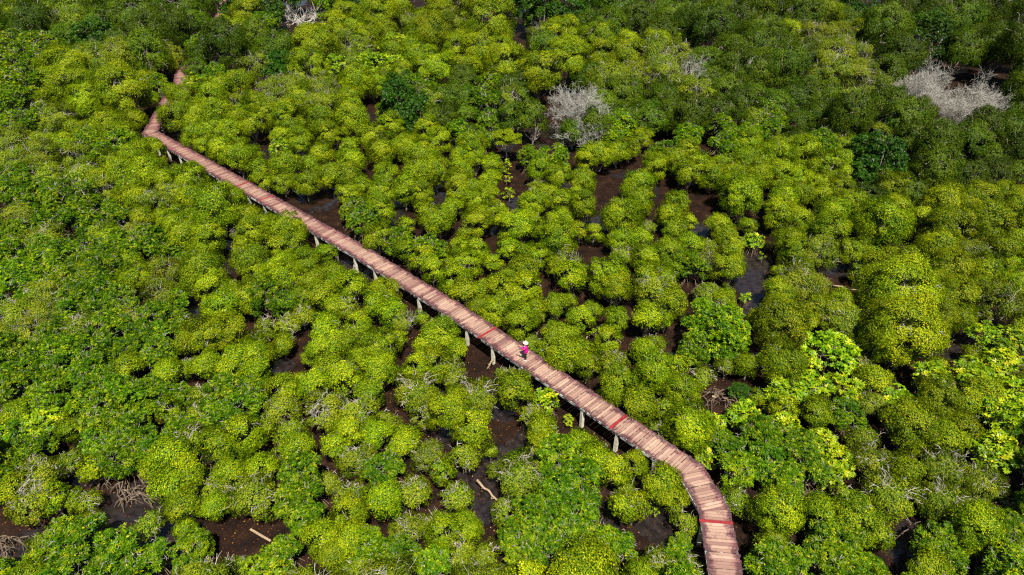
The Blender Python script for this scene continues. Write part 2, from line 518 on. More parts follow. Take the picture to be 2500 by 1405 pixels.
# ------------------------------------------------------------------ where every tree stands: read off the photograph, tile by tile
TILES = [
((0, 0), """1640 20 80 F;1700 10 60 F;1600 150 50 F;1455 470 60 F;1520 330 80 F;1560 270 60 F;100 60 130 G;330 50 130 G;560 80 150 F;820 100 160 F;1050 60 150 F;1280 90 160 F;1450 50 110 F;1750 50 130 P;1810 160 90 R;1960 110 110 P;2100 60 140 P;2400 60 120 G
110 190 120 R;330 200 150 T;550 210 140 T;760 250 150 F;1000 230 170 F;1230 240 160 F;1400 220 90 F;1700 250 130 R;2000 210 110 G;2250 290 160 R;2440 230 120 R
80 370 150 G;300 360 160 G;520 330 150 F;720 330 150 P;920 400 130 F;1120 360 170 F;1350 420 150 F;1480 330 110 G;1660 430 140 F;1850 330 120 F;2020 420 160 F;2200 390 150 R;2400 380 150 R
100 520 160 G;280 480 160 G;480 500 180 R;700 500 170 T;900 480 150 T;1100 480 140 F;1240 470 120 T;1400 510 100 F;1570 560 90 G;1730 480 90 Y;1900 500 120 T;2080 510 150 P;2250 540 130 R;2440 500 110 Y
120 640 170 G;410 640 110 R;560 640 150 R;780 600 150 F;990 730 140 R;1140 620 90 G;1290 680 75 R;1440 630 100 Y;1600 640 110 R;1750 620 100 R;1980 650 110 T;2130 660 120 T;2340 650 130 T;2470 620 100 R
80 800 160 G;260 810 90 R;430 720 110 R;650 760 120 R;840 740 80 R;1350 760 100 R;1520 720 100 R;1720 760 90 T;1860 740 90 R;2010 740 110 T;2180 720 100 R;2330 760 120 T;2450 720 80 Y
110 930 150 G;420 900 130 T;540 960 110 R;780 900 120 R;660 1000 100 R;880 1000 110 R;1300 850 110 R;1430 870 100 R;1590 840 110 R;1730 860 110 R;1940 860 80 R;2060 880 80 R;2330 900 120 R
80 1070 150 T;300 1090 110 T;460 1060 110 R;640 1060 110 G;760 1000 90 G;900 1080 100 G;1230 900 50 G;1430 1000 90 R;1560 980 90 R;1700 1000 110 R;1850 930 100 R;2050 1010 80 R;2190 1040 100 R;2400 1000 90 R
100 1180 110 T;290 1160 120 T;560 1170 120 T;780 1120 110 G;1000 1180 110 R;1110 1130 90 R;1610 1110 70 R;1730 1140 120 R;1840 1120 80 R;2000 1110 80 Y;2330 1120 90 R
90 1300 130 G;330 1290 130 T;610 1300 110 T;720 1330 80 R;910 1270 120 R;1070 1260 120 R;1220 1280 85 R;1385 1320 100 R;960 1370 110 R;1750 1240 70 Y;1890 1250 80 R;2080 1220 110 R;2260 1190 90 R;2050 1320 90 R;2230 1330 100 R;2420 1280 110 R"""),
((830, 0), """80 240 110 R;60 60 130 P;280 130 140 R;450 50 110 R;480 190 90 T;620 80 110 T;680 230 150 R;820 250 130 T;800 60 140 R;950 80 80 Y;1090 215 175 R;1180 50 150 P;1290 300 60 R;1360 90 110 P;1500 110 150 P;1650 90 150 P;1430 290 100 T;1610 240 120 R;1760 50 100 P;2020 120 170 F;2330 130 110 F;2430 170 140 F;2430 60 110 F
120 370 130 T;260 390 90 Y;400 350 100 Y;600 450 110 R;870 400 110 R;1030 400 140 R;1180 360 100 R;1450 370 90 T;1680 330 100 R;1880 330 120 R;2080 340 90 R;2270 350 130 R;2450 310 80 Y
60 480 110 T;220 500 110 Y;380 480 100 Y;700 530 140 R;900 520 130 R;1020 490 110 F;1230 480 140 R;1430 500 150 R;1650 450 160 R;1900 430 130 R;2080 460 130 R;2280 480 160 T;2450 420 120 T
120 620 110 R;250 630 90 R;440 640 110 P;430 770 125 P;580 640 120 G;750 620 110 T;900 640 120 F;1080 640 110 G;1250 620 140 F;1420 600 130 F;1800 570 130 F;1950 610 150 T;2150 560 150 T;2350 600 150 T;2480 600 110 T
80 690 90 R;640 760 120 T;800 740 110 F;910 720 110 F;1050 770 100 G;1240 740 100 T;760 850 110 F;900 840 90 F;1900 770 150 F;2060 720 140 F;2200 720 120 T;2350 720 140 F;2480 760 130 F;1890 890 140 F;2050 870 130 F;2250 850 150 F;2410 870 120 F
120 860 120 R;280 800 55 R;560 890 105 P;700 930 100 F;930 940 90 F;1080 900 90 G;1250 900 110 F;1400 930 110 F;1690 960 110 F;1850 980 120 F;2000 950 130 G
70 1090 75 R;160 980 55 R;240 1020 100 R;380 930 100 R;470 1040 110 R;640 970 100 R;720 1030 90 R;860 980 90 G;950 1050 100 R;1080 1020 80 G;1380 1140 80 G;1550 1130 115 G;1870 1120 110 R;2020 1100 90 R;2200 1000 75 R;2110 1080 75 R
80 1180 100 R;300 1110 105 R;580 1150 135 R;880 1140 90 R;980 1150 90 R;1120 1190 80 R;1200 1240 45 S;1800 1150 95 R;2360 1090 90 G;2450 1170 100 R;2300 1190 95 R
60 1300 100 R;340 1290 95 R;580 1290 110 R;700 1260 100 R;890 1240 90 R;860 1340 95 R;960 1360 90 R;1090 1310 75 R;1210 1310 32 S;1450 1240 90 R;1590 1290 95 R;1780 1300 105 R;1430 1370 80 T;2170 1330 130 R;2290 1230 85 R;2450 1300 80 R;480 1370 80 R;150 1380 80 R"""),
((1660, 0), """80 60 130 F;300 80 140 F;450 40 70 F;700 110 100 T;880 60 110 R;1030 120 125 R;940 185 60 R;1220 40 90 P;1340 90 100 P;1430 150 70 R;1600 60 130 F;1780 50 120 P;1900 110 120 P;2080 60 150 F;2280 80 160 F;2440 60 120 F
60 230 130 F;230 290 150 F;420 260 120 F;600 280 150 F;780 260 110 R;950 290 140 T;1150 300 150 T;1350 260 110 R;1550 250 110 F;1650 330 90 G;1780 260 140 P;1720 370 110 P;1870 370 120 P;2000 250 150 F;2150 300 150 F;2350 250 160 F;2480 320 120 F
200 430 140 F;380 420 150 F;560 430 150 F;720 420 140 F;900 420 140 F;1100 430 140 T;1280 420 140 T;1580 470 120 F;2050 420 140 F;2250 430 140 F;2420 470 110 F
200 600 150 F;380 580 150 F;560 560 150 F;740 570 150 F;920 560 140 F;1100 560 150 T;1280 560 150 T;1480 560 150 F
120 720 150 T;320 720 140 F;520 700 130 F;860 720 140 F;1050 720 150 F;1200 780 140 T;1420 720 140 T;1560 820 160 F;1750 830 160 F;1950 850 150 F;2370 700 130 F;2440 830 130 F;2350 900 150 F
80 880 140 F;250 860 140 F;420 840 120 F;560 900 120 T;660 880 100 G;870 860 140 F;1030 850 130 F;1200 920 150 F;1380 900 140 F;1420 1020 100 T;1600 960 150 F;1800 980 160 F;2000 980 160 F;2200 1000 150 F;2400 1020 160 F
60 980 110 G;330 970 110 G;500 980 100 G;640 960 110 G;850 1010 110 F;1010 1060 130 G;1350 1120 120 P;1450 1200 150 P;1320 1280 110 P;1650 1100 110 F;1850 1120 150 F;2050 1130 150 F;2250 1150 150 F;2440 1180 130 F
60 1130 90 R;330 1090 110 G;500 1060 100 R;740 1090 100 R;120 1210 110 R;310 1190 100 R;500 1170 120 R;680 1170 125 R;900 1130 110 R;1050 1240 105 R;1190 1290 70 R;1650 1270 110 F;1850 1280 150 F;2050 1300 150 F;2250 1290 140 F;2430 1300 120 F
60 1290 100 R;240 1270 105 R;400 1280 100 R;560 1290 105 R;720 1260 110 R;430 1390 140 R;860 1330 90 R;1000 1330 100 R;1150 1380 90 R;1550 1390 105 R"""),
((0, 460), """100 40 130 G;300 60 150 G;520 90 170 G;640 180 120 G;780 40 110 T;830 150 110 G;980 90 120 R;1130 130 110 T;1240 60 90 T;1410 90 110 R;1570 110 160 R;150 200 130 T;480 260 170 G;200 350 140 G;350 420 150 T;560 380 100 T;720 340 90 T;850 250 100 G;1000 350 105 T;900 440 130 G;1280 270 100 R;1420 240 110 R;1560 270 90 R;1350 360 125 R;1520 380 115 R;1780 200 120 R;1930 260 110 R;1720 330 90 T;1850 350 105 R;2080 310 130 R;2150 400 100 R
1080 450 150 G;1230 450 110 G;1480 480 80 R;1740 450 80 R;2050 460 90 R
80 500 150 G;280 480 140 G;450 500 130 G;640 480 120 G;780 530 130 G;140 640 150 G;340 600 140 G;560 620 160 G;740 640 150 G;940 560 90 R;990 650 105 R;1190 600 125 T;1470 660 150 R;1420 560 90 R;1520 740 115 R;1820 540 125 R;1860 650 90 R;1700 520 60 R;2040 600 105 R;2230 540 115 R;2380 480 75 R;2450 600 90 R;2080 690 125 R;2250 680 115 R;1680 740 85 R;1760 620 80 T
150 780 160 G;350 800 150 T;560 800 150 G;760 780 140 G;950 740 90 T;1180 780 135 T;1280 830 85 G;100 930 150 T;300 960 150 T;500 930 130 G;700 920 140 G;900 880 120 G;1000 970 100 T;1150 950 115 G;1310 960 90 G;1560 860 130 R;1680 810 115 R;1810 800 120 R;1950 810 120 G;2090 840 100 G;2200 780 115 R;2330 770 110 R;2440 700 90 R;2440 850 90 R
80 1080 150 T;270 1100 130 T;450 1080 140 G;640 1060 150 T;820 1060 130 G;1000 1080 130 G;1150 1090 100 G;1380 1110 105 R;1490 1060 130 R;1660 1050 125 R;1600 1150 115 T;1840 1190 135 R;1720 1250 105 R;1950 1030 85 T;2090 1000 95 T;2060 1160 85 R;2200 930 90 T;2350 1020 115 R;2440 1140 105 R;2340 1190 100 R;2230 1250 55 R
100 1250 150 G;300 1230 150 G;480 1220 150 G;660 1250 140 G;780 1200 110 G;950 1180 115 G;1130 1200 120 G;930 1320 95 R;450 1340 140 G;650 1360 130 G;820 1370 110 G;1500 1290 95 R;1680 1340 90 R;1890 1360 80 R;2150 1350 100 R;2400 1310 105 R;100 1370 140 G"""),
((830, 460), """60 50 90 R;100 160 95 G;160 250 105 G;300 100 105 R;600 60 95 R;470 90 85 R;310 200 105 R;480 275 65 R;590 190 85 R;710 240 110 R;860 55 85 R;810 150 80 R;1000 90 95 R;1085 40 65 R;1230 60 48 S;1165 155 52 R;1280 180 45 R;1400 85 105 R;1500 60 95 R;1600 100 80 R;1720 60 60 R;1770 150 100 R;1060 200 95 R;960 220 70 R;1020 285 105 R;900 330 60 R;1290 290 125 R;1200 240 80 R;1410 270 90 R;1360 385 48 S;1590 250 95 R;1590 400 130 R;1550 330 90 R;1730 320 65 R;1850 360 68 R;1990 120 70 R;2050 225 140 R;2180 90 115 R;2230 280 60 T;2390 200 100 R;2450 110 85 R;2420 320 90 R;2040 370 100 R;2180 390 85 R;2060 490 90 T;2230 500 110 R;2390 490 115 R
270 390 105 R;430 380 95 G;630 440 120 G;480 470 85 R;740 460 80 R;870 430 70 R;1040 420 95 R;1220 430 78 R;600 540 95 R;690 610 85 R;900 550 120 R;1110 560 68 R;1400 510 115 R;1350 600 100 R;1230 630 75 R;840 690 105 R;900 770 110 R;1650 560 105 T;1740 640 90 R;1560 580 75 R;1900 590 140 R;1660 670 105 R;1850 710 95 R;1990 740 115 R;2210 660 105 R;2350 670 85 R;2290 770 140 T;2450 560 80 R;1170 760 110 R;1040 760 90 R;1370 760 105 R;1130 870 125 R;1280 850 105 R;1010 880 85 R;1560 870 95 R;1660 840 80 R;1820 900 80 R;1750 950 95 R;2010 960 85 R;2240 970 115 R;2420 830 105 R;1310 970 125 R;1220 1010 105 R;1410 910 90 R;1390 895 38 S;1560 1060 105 R;1650 1090 105 R;1860 1060 48 S;1950 1130 95 R;2230 1180 105 R;1600 1250 125 R;1720 1220 115 R;1500 1200 80 R;1660 1330 85 T;1790 1300 105 R;2000 1290 105 T;2270 1340 130 R
30 570 40 R;40 640 60 T;80 730 105 R;290 710 115 R;430 760 85 R;250 840 105 R;60 880 85 T;120 1010 105 R;380 900 105 R;570 900 75 R;480 970 100 T;60 1130 105 R;290 1170 135 R;660 1160 120 R;740 1060 140 R;840 1180 85 R;700 1310 110 R;860 1330 115 T;1030 1390 75 R;60 1320 85 T;280 1340 105 R;560 1330 100 R;1150 1330 36 S;170 1240 90 R"""),
((1660, 460), """60 100 95 R;60 270 60 R;230 15 60 R;440 80 145 R;260 230 95 R;500 270 68 R;760 80 125 R;720 190 110 R;850 220 105 R;1030 60 70 R;1110 180 115 R;1250 110 95 R;1170 250 65 R;1370 60 140 F;1450 280 155 R;1560 160 95 R;1650 60 130 F;1900 150 125 R;1960 300 135 R;2230 260 140 R;1870 440 145 R;2100 490 125 T;800 400 115 R;1000 490 155 T;1080 370 100 R;850 480 110 R;330 370 78 R;480 390 48 Y;620 420 30 S;70 410 95 R;200 430 78 T;370 480 85 R;540 440 55 Y;600 500 30 S;90 570 100 G;200 570 95 T;350 580 115 R;1380 440 85 Y;1290 470 55 Y;1240 620 85 R;1410 570 85 R;1600 600 115 R;720 600 55 R
850 700 165 T;690 730 110 R;1030 690 105 T;1580 760 220 R;1430 720 110 R;200 760 105 T;340 740 60 R;330 810 78 R;490 770 48 Y;730 1020 185 R;1180 960 160 T;1600 1080 225 R;2000 800 120 R;2300 840 165 T;2420 720 95 R;2150 740 80 R
240 980 210 G;380 1130 120 G;110 1160 120 G;1070 1230 115 Y;2030 920 55 Y;2300 950 125 Y;2240 1080 115 Y;2400 1150 140 Y;2310 1260 120 Y;2050 1170 105 R;620 1250 55 Y;830 1290 70 Y;1400 1260 60 Y;1600 1290 85 Y;1800 1340 120 Y;2470 470 70 Y;2440 250 60 Y;2420 580 90 Y"""),
((0, 935), """100 40 130 G;330 100 140 G;60 250 90 T;130 220 100 R;260 350 150 Y;100 420 110 G;200 480 130 G;430 280 85 R;680 80 150 G;760 250 160 G;900 120 140 G;1050 70 140 G;1250 80 120 G;950 330 160 G;720 440 130 G;900 540 140 G;1080 500 130 G;1300 330 130 G;1390 430 105 T;1240 540 130 R;1140 620 100 R;1460 220 80 T;1650 100 140 G;1780 170 140 G;1600 250 105 G;1850 70 100 G;2070 40 105 R;2050 200 120 T;2350 230 125 T;1800 400 115 R;1920 310 75 R;2160 460 105 R;2030 540 75 R;1670 650 100 R;530 580 105 T;280 780 155 T;130 800 115 R;400 860 95 R;540 840 80 R;650 870 75 T;200 950 115 T;1340 680 125 R;1260 750 125 R;1330 890 115 R;1840 880 165 T;1880 1000 115 T;1570 760 95 T;2200 700 155 G;2150 880 120 G;2250 1000 110 G;2400 720 85 T;2440 480 85 R;1350 1050 75 R;700 1100 110 G;500 1150 130 G;350 1150 115 T;620 1200 140 G;780 1180 110 G;1100 1040 105 T;950 1280 140 G;1130 1270 115 G;1420 1180 100 G;1330 1330 80 G;350 1290 130 Y;200 1370 120 R;550 1350 140 G;750 1350 130 G;1900 1290 145 Y;2080 1250 100 G;1730 1350 85 T;2010 1380 115 G;2330 1130 120 R;2420 1240 110 R;2440 1340 100 T;2460 1060 90 R"""),
((830, 935), """40 30 80 R;230 80 105 R;560 60 145 T;1000 100 135 T;1250 150 115 R;130 230 125 T;80 350 100 R;330 280 90 T;430 350 75 T;600 250 85 T;800 260 95 R;1010 370 125 R;1120 450 60 R;1450 345 105 R;1490 140 85 Y;1640 265 36 S;1720 410 105 R;1480 450 100 R;1580 570 155 G;1700 500 110 R;1880 560 120 R;2000 630 110 R;2120 600 95 R;2380 680 120 R;120 560 105 T;330 600 115 G;640 530 115 T;900 550 105 T;1310 650 165 T;1150 620 70 T;1750 720 165 G;1620 800 150 G;1500 790 85 T;100 850 115 T;540 790 105 T;60 980 115 R;80 1150 120 R;480 1050 110 T;850 820 105 T;680 1030 105 T;760 1110 115 R;900 1060 105 R;1180 930 95 T
1400 950 170 G;1500 1060 165 G;1300 1150 155 G;1550 1230 165 G;1700 1000 155 G;1850 1100 100 T;1850 1260 145 G;2000 1210 130 G;1050 1290 125 T;2080 830 105 T;2060 920 95 R;2190 950 90 R;2400 870 100 R;2440 1120 75 G;2450 1260 95 G;2300 1310 105 T;200 1200 115 G;420 1250 145 G;150 1330 105 T;850 1260 125 T;50 1360 75 T;690 1340 110 G"""),
((1660, 935), """80 60 120 R;60 330 150 R;400 60 95 P;470 230 100 Y;560 110 60 R;730 100 105 Y;950 60 120 Y;1180 60 95 Y;1200 220 125 G;1600 130 120 Y;1850 130 140 R;1640 330 150 R;2050 320 110 R;2330 250 145 Y;2150 430 105 Y;2300 490 135 Y;2250 610 105 Y;1900 630 130 T;2200 70 100 R
240 320 105 Y;330 460 110 G;450 480 160 G;600 400 150 G;750 350 130 Y;640 570 165 G;850 500 145 G;1010 430 120 Y;900 650 145 G;750 730 130 G;400 650 110 G;1150 560 120 Y;1080 690 100 Y;180 570 70 Y;980 770 65 Y;1540 840 170 T;1560 600 55 Y;1640 625 50 Y;1900 880 110 T
720 960 165 R;1040 960 130 R;1250 980 165 R;1480 1110 100 R;680 1180 105 T;1080 1110 115 G;1200 1160 120 G;2150 1060 155 R;2310 1090 140 G;1850 1160 125 G;1950 1270 120 G;1780 1340 100 R;2350 1260 120 T;20 880 75 R;70 1140 75 G;90 1350 95 T;650 1360 140 G;850 1330 130 G;1050 1290 140 G;1250 1310 120 G;1400 1340 90 G;2470 940 50 R"""),
]
DEFAULT_R = {'R': 1.6, 'T': 2.0, 'G': 2.2, 'Y': 1.6, 'F': 3.0, 'P': 3.0}
# muddy gaps of the photograph (px, py, half width, half height): no filler there
GAPS = [(1480, 470, 30, 28), (1722, 498, 28, 30), (1842, 690, 28, 75), (2050, 670, 25, 30), (1446, 615, 28, 24), (1190, 585, 20, 12),
        (990, 520, 18, 14), (1275, 112, 16, 26), (650, 382, 14, 22), (1180, 890, 40, 35), (1235, 1050, 36, 50), (1180, 1225, 24, 60),
        (595, 1310, 62, 34), (310, 1215, 66, 45), (30, 1330, 40, 60), (705, 895, 34, 30), (1610, 1285, 46, 34), (2205, 1320, 26, 56),
        (1750, 975, 60, 22), (2330, 850, 34, 24), (1640, 455, 18, 20), (905, 260, 12, 22), (560, 620, 12, 40), (480, 760, 14, 40), (2210, 600, 20, 22), (441, 192, 14, 12), (529, 50, 15, 17), (432, 408, 24, 12), (524, 452, 12, 9), (765, 588, 16, 20), (856, 645, 16, 22), (908, 668, 16, 18), (1014, 742, 12, 20), (1070, 772, 10, 12), (1400, 1025, 26, 26), (1490, 1085, 18, 16), (735, 48, 44, 22), (700, 72, 22, 14), (1365, 262, 34, 34), (1350, 330, 14, 16), (2275, 235, 78, 42), (2345, 250, 60, 40), (2408, 246, 52, 38), (1236, 365, 24, 24)]
PLACED = []      # x, y, R, kind
SAPL = []


GROW = {'R': 1.2, 'T': 1.22, 'G': 1.24, 'Y': 1.2, 'F': 1.15, 'P': 1.12}


def fit(px, py, rpx, kind):
    Rr = DEFAULT_R.get(kind, 1.6)
    for _ in range(6):
        hc = crown_height(kind, Rr)
        x, y = at(px, py, hc)
        Rr = max(.5, min(5.2, rpx * seen(x, y, hc)[2] / FPX))
    return x, y, Rr


def clear_of_deck(x, y, Rr, margin=.10):
    d, n = deck_near(x, y)
    need = HW + (.84 if y < 45 or n[0] + n[1] > 0 else .98) * Rr + margin
    if y > 88.5:
        need = HW + .45            # far back the canopy closes over the walkway
    if d < need:
        x, y = x + n[0] * (need - d), y + n[1] * (need - d)
    return x, y


def keep_gaps(px, py, rpx):
    """leave the muddy openings of the photograph open"""
    for a_, b_, w_, h_ in GAPS:
        dx, dy = px - a_, py - b_
        ds = math.hypot(dx, dy) or 1
        ux, uy = dx / ds, dy / ds
        gr = 1 / math.sqrt((ux / w_) ** 2 + (uy / h_) ** 2)
        over = rpx * .92 + gr - ds
        if over > 0:
            mv = min(over, rpx * .55)
            px, py = px + ux * mv, py + uy * mv
            rpx = max(rpx - (over - mv) * .8, rpx * .6)
    return px, py, rpx


def place(px, py, rpx, kind, hand=True):
    open_stand = 560 < px < 2000 and 290 < py < 900
    rpx *= (GROW[kind] if not (open_stand and kind in 'RT') else 1.09) if hand else 1
    px, py, rpx = keep_gaps(px, py, rpx)
    if not (-rpx * .8 < px < 2500 + rpx * .8 and -rpx * .8 < py < 1405 + rpx * .9):
        return False
    x, y, Rr = fit(px, py, rpx, kind)
    x, y = clear_of_deck(x, y, Rr)
    for (a, b, q, k) in PLACED:
        dd = math.hypot(x - a, y - b)
        if dd < .64 * max(Rr, q) or (not hand and dd < .76 * (Rr + q)):
            return False
    PLACED.append((x, y, Rr, kind))
    return True


for (ox, oy), txt in TILES:
    for e in txt.replace('\n', ';').split(';'):
        if not e.strip():
            continue
        zx, zy, zr, k = e.split()
        px, py, pr = ox + float(zx) / 2.976, oy + float(zy) / 2.976, float(zr) / 2.976
        if k == 'S':
            SAPL.append((px, py, pr))
        else:
            place(px, py, pr, k)


def region_kind(px, py):
    if py < 330 and px > 1250:
        return 'F'
    if py < 200:
        return 'F' if px < 700 else 'R'
    if px < 260 or (px < 420 and py > 600):
        return 'G'
    if px > 1500 and py > 1050:
        return 'G'
    if px < 1250 and py > 1000:
        return 'T'
    if px > 2250 and py > 850:
        return 'Y'
    return 'R'


n_hand = len(PLACED)
FILL = np.random.default_rng(11)
for _ in range(14000):
    px, py = FILL.uniform(-110, 2610), FILL.uniform(-60, 1530)
    if any(abs(px - a) < c + 14 and abs(py - b) < d + 14 for a, b, c, d in GAPS):
        continue
    if 350 < px < 1900 and 300 < py < 960 and px + py > 1100:
        continue                    # the open stand was read off tree by tree
    k = region_kind(px, py)
    dep = seen(*at(px, py, 2.0), 2.0)[2]
    Rm = {'R': 1.35, 'T': 1.7, 'G': 1.9, 'Y': 1.5, 'F': 3.6, 'P': 3.4}[k] * FILL.uniform(.75, 1.15) * (1.9 if (k == 'R' and py < 200) else 1)
    place(px, py, Rm * FPX / dep, k, hand=False)
for _ in range(9000):                # small crowns in what is still bare
    px, py = FILL.uniform(-20, 2520), FILL.uniform(560, 1440)
    if not ((px < 1300 and py > 800) or (px > 1560 and py > 760) or px > 1950 or px < 500):
        continue
    if any(abs(px - a) < c + 8 and abs(py - b) < d + 8 for a, b, c, d in GAPS):
        continue
    dep = seen(*at(px, py, 1.5), 1.5)[2]
    place(px, py, FILL.uniform(.75, 1.25) * FPX / dep, 'T' if FILL.random() < .45 else 'R', hand=False)


def grown(i, k):
    x, y, Rr, kind = PLACED[i]
    q = Rr * k
    hc = crown_height(kind, q)
    px, py, dep = seen(x, y, hc)
    if q > 5 or (y < 88.5 and deck_near(x, y)[0] < HW + .86 * q):
        return False
    rp = q * FPX / dep
    for a_, b_, w_, h_ in GAPS:
        ds = math.hypot(px - a_, py - b_)
        if ds < rp + max(w_, h_) + 5 and ds < rp * .95 + 1 / math.sqrt(((px - a_) / ds / w_) ** 2 + ((py - b_) / ds / h_) ** 2):
            return False
    for j in NEAR[i]:
        a_, b_, r_, _ = PLACED[j]
        if math.hypot(x - a_, y - b_) < .76 * (q + r_):
            return False
    return True


NEAR = [[j for j, b_ in enumerate(PLACED) if j != i and math.hypot(a_[0] - b_[0], a_[1] - b_[1]) < 2.2 * (a_[2] + b_[2])] for i, a_ in enumerate(PLACED)]
START = [q[2] for q in PLACED]
for _ in range(10):
    for i, (x, y, Rr, kind) in enumerate(PLACED):
        px, py, dep = seen(x, y, 1.5)
        cap = 1.03 if (560 < px < 2000 and 290 < py < 900) else 1.5
        if Rr * 1.04 < START[i] * cap and grown(i, 1.04):
            PLACED[i] = (x, y, Rr * 1.04, kind)
# leave out what stands wholly behind other crowns
buf = np.full((352, 626), -1, int)
area = {}
YY, XX = np.mgrid[0:352, 0:626]
disc = []
for i, (x, y, Rr, k) in enumerate(PLACED):
    px, py, dep = seen(x, y, crown_height(k, Rr))
    disc.append((dep, i, px / 4, py / 4, Rr * FPX / dep / 4))
for dep, i, px, py, rp in sorted(disc, reverse=True):
    x0, x1, y0, y1 = max(int(px - rp), 0), min(int(px + rp) + 2, 626), max(int(py - rp), 0), min(int(py + rp) + 2, 352)
    if x0 >= x1 or y0 >= y1:
        continue
    inside = (XX[y0:y1, x0:x1] - px) ** 2 + ((YY[y0:y1, x0:x1] - py) / .92) ** 2 < rp * rp
    area[i] = int(inside.sum())
    buf[y0:y1, x0:x1][inside] = i
ids, cnt = np.unique(buf, return_counts=True)
shown = dict(zip(ids.tolist(), cnt.tolist()))
PLACED = [q for i, q in enumerate(PLACED) if shown.get(i, 0) > max(6, .06 * area.get(i, 0))]
# ------------------------------------------------------------------ build the trees
KIND_NAME = {'S1': 'young_mangrove_tree', 'S3': 'broad_mangrove_tree', 'R': 'round_mangrove_tree', 'T': 'twiggy_mangrove_tree', 'G': 'glossy_mangrove_tree', 'Y': 'yellow_tipped_mangrove_tree',
             'F': 'olive_forest_tree', 'P': 'deep_green_tree'}
KIND_GROUP = {'S1': 'young ball-shaped mangrove trees', 'S3': 'broad lime mangrove trees', 'R': 'rounded lime mangrove trees', 'T': 'mangrove trees with bare grey twigs', 'G': 'glossy green mangrove trees',
              'Y': 'yellow-tipped broadleaf mangrove trees', 'F': 'olive forest trees', 'P': 'deep green forest trees'}


def dullness_at(x, y, z, k):
    """darker, duller leaf colour towards the right of the stand and far off"""
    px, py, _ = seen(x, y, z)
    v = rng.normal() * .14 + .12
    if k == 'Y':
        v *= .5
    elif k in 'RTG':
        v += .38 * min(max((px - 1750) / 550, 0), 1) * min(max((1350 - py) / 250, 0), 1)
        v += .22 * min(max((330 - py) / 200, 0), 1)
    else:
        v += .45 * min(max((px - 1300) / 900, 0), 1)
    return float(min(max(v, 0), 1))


TREES = []
for i, (x, y, Rr, k) in enumerate(PLACED):
    p = proto(k, Rr, int(rng.integers(0, 97)))
    s = Rr / p['R']
    k2 = k if k != 'R' else ('S1' if Rr < 1.25 else ('R' if Rr < 2.1 else 'S3'))
    t = bpy.data.objects.new(KIND_NAME[k2], None)
    t.empty_display_size = .3
    COL.objects.link(t)
    t.location = (x, y, 0)
    t.rotation_euler = (0, 0, rng.uniform(0, 6.28))
    sz = s * (rng.uniform(.92, 1.12) if k not in 'FP' else rng.uniform(.8, 1.5))
    t.scale = (s, s, sz)
    for nm, key in (('trunk', 'trunk'), ('crown', 'crown'), ('twig_sprays', 'twigs'), ('prop_roots', 'roots')):
        if p[key] is None:
            continue
        part = link(nm, p[key], t, (0, 0, p['hc']))
        if nm == 'crown':
            part['dullness'] = dullness_at(x, y, p['hc'], k)
    TREES.append((t, x, y, p['hc'] * sz, Rr, k2))
#@@REST@@

# ------------------------------------------------------------------ ground: one sheet of mud, shallow water in its hollows
_lat = np.random.default_rng(3).random((64, 64))


def vnoise(x, y, s):
    x, y = np.asarray(x, float) / s + 100.3, np.asarray(y, float) / s + 57.7
    xi, yi = np.floor(x).astype(int), np.floor(y).astype(int)
    fx, fy = x - xi, y - yi
    fx, fy = fx * fx * (3 - 2 * fx), fy * fy * (3 - 2 * fy)
    g = lambda a, b: _lat[a % 64, b % 64]
    return (g(xi, yi) * (1 - fx) + g(xi + 1, yi) * fx) * (1 - fy) + (g(xi, yi + 1) * (1 - fx) + g(xi + 1, yi + 1) * fx) * fy


POOLS = [(1845, 640, 1.6), (1838, 700, 1.8), (1832, 760, 1.6), (2045, 660, 1.6), (2090, 740, 1.5), (650, 385, 2.2), (560, 625, 1.4), (480, 770, 1.4), (300, 1265, 1.6),
         (2200, 1345, 1.8), (2330, 850, 1.8), (1605, 1270, 1.2), (1190, 1255, 1.2), (1715, 560, 1.8), (140, 425, 2.0), (1075, 490, 1.5), (1465, 545, 1.4), (1220, 560, 1.4),
         (840, 655, 1.6), (920, 670, 1.4), (1090, 770, 1.2), (2385, 620, 1.8), (905, 290, 2), (1270, 500, 1.6), (2300, 1180, 1.5), (60, 1330, 1.4), (700, 895, 1.3), (420, 535, 1.5)]
POOLXY = [(*at(a, b, 0), r) for a, b, r in POOLS]


def gz(x, y):
    x, y = np.asarray(x, float), np.asarray(y, float)
    h = .03 + .16 * (vnoise(x, y, 5.3) - .42) + .10 * (vnoise(x, y, 1.9) - .5) + .05 * (vnoise(x, y, .8) - .5)
    for a, b, r in POOLXY:
        h = h - .17 * np.exp(-((x - a) ** 2 + (y - b) ** 2) / (r * r))
    return h


gx = np.concatenate([[-2500, -900, -300], np.arange(-130, 130.1, .6), [300, 900, 2500]])
gy = np.concatenate([[-1500, -400, -100, -20], np.arange(8, 185, .6), [300, 900, 3000]])
GX, GY = np.meshgrid(gx, gy)
Z = gz(GX, GY)
V = np.stack([GX, GY, Z], -1).reshape(-1, 3).astype(np.float32)
nx, ny = len(gx), len(gy)
a = (np.arange(ny - 1)[:, None] * nx + np.arange(nx - 1)[None]).reshape(-1)
F = np.stack([a, a + 1, a + nx + 1, a + nx], 1).astype(np.int32)
me = bpy.data.meshes.new('ground')
me.vertices.add(len(V)); me.vertices.foreach_set('co', V.reshape(-1))
me.loops.add(F.size); me.loops.foreach_set('vertex_index', F.reshape(-1))
me.polygons.add(len(F)); me.polygons.foreach_set('loop_start', np.arange(0, F.size, 4, dtype=np.int32)); me.polygons.foreach_set('loop_total', np.full(len(F), 4, np.int32))
me.polygons.foreach_set('use_smooth', np.ones(len(F), bool))
me.update(calc_edges=True)
m, t, out = mat('wet_mud')
tc = nd(t, 'ShaderNodeTexCoord')
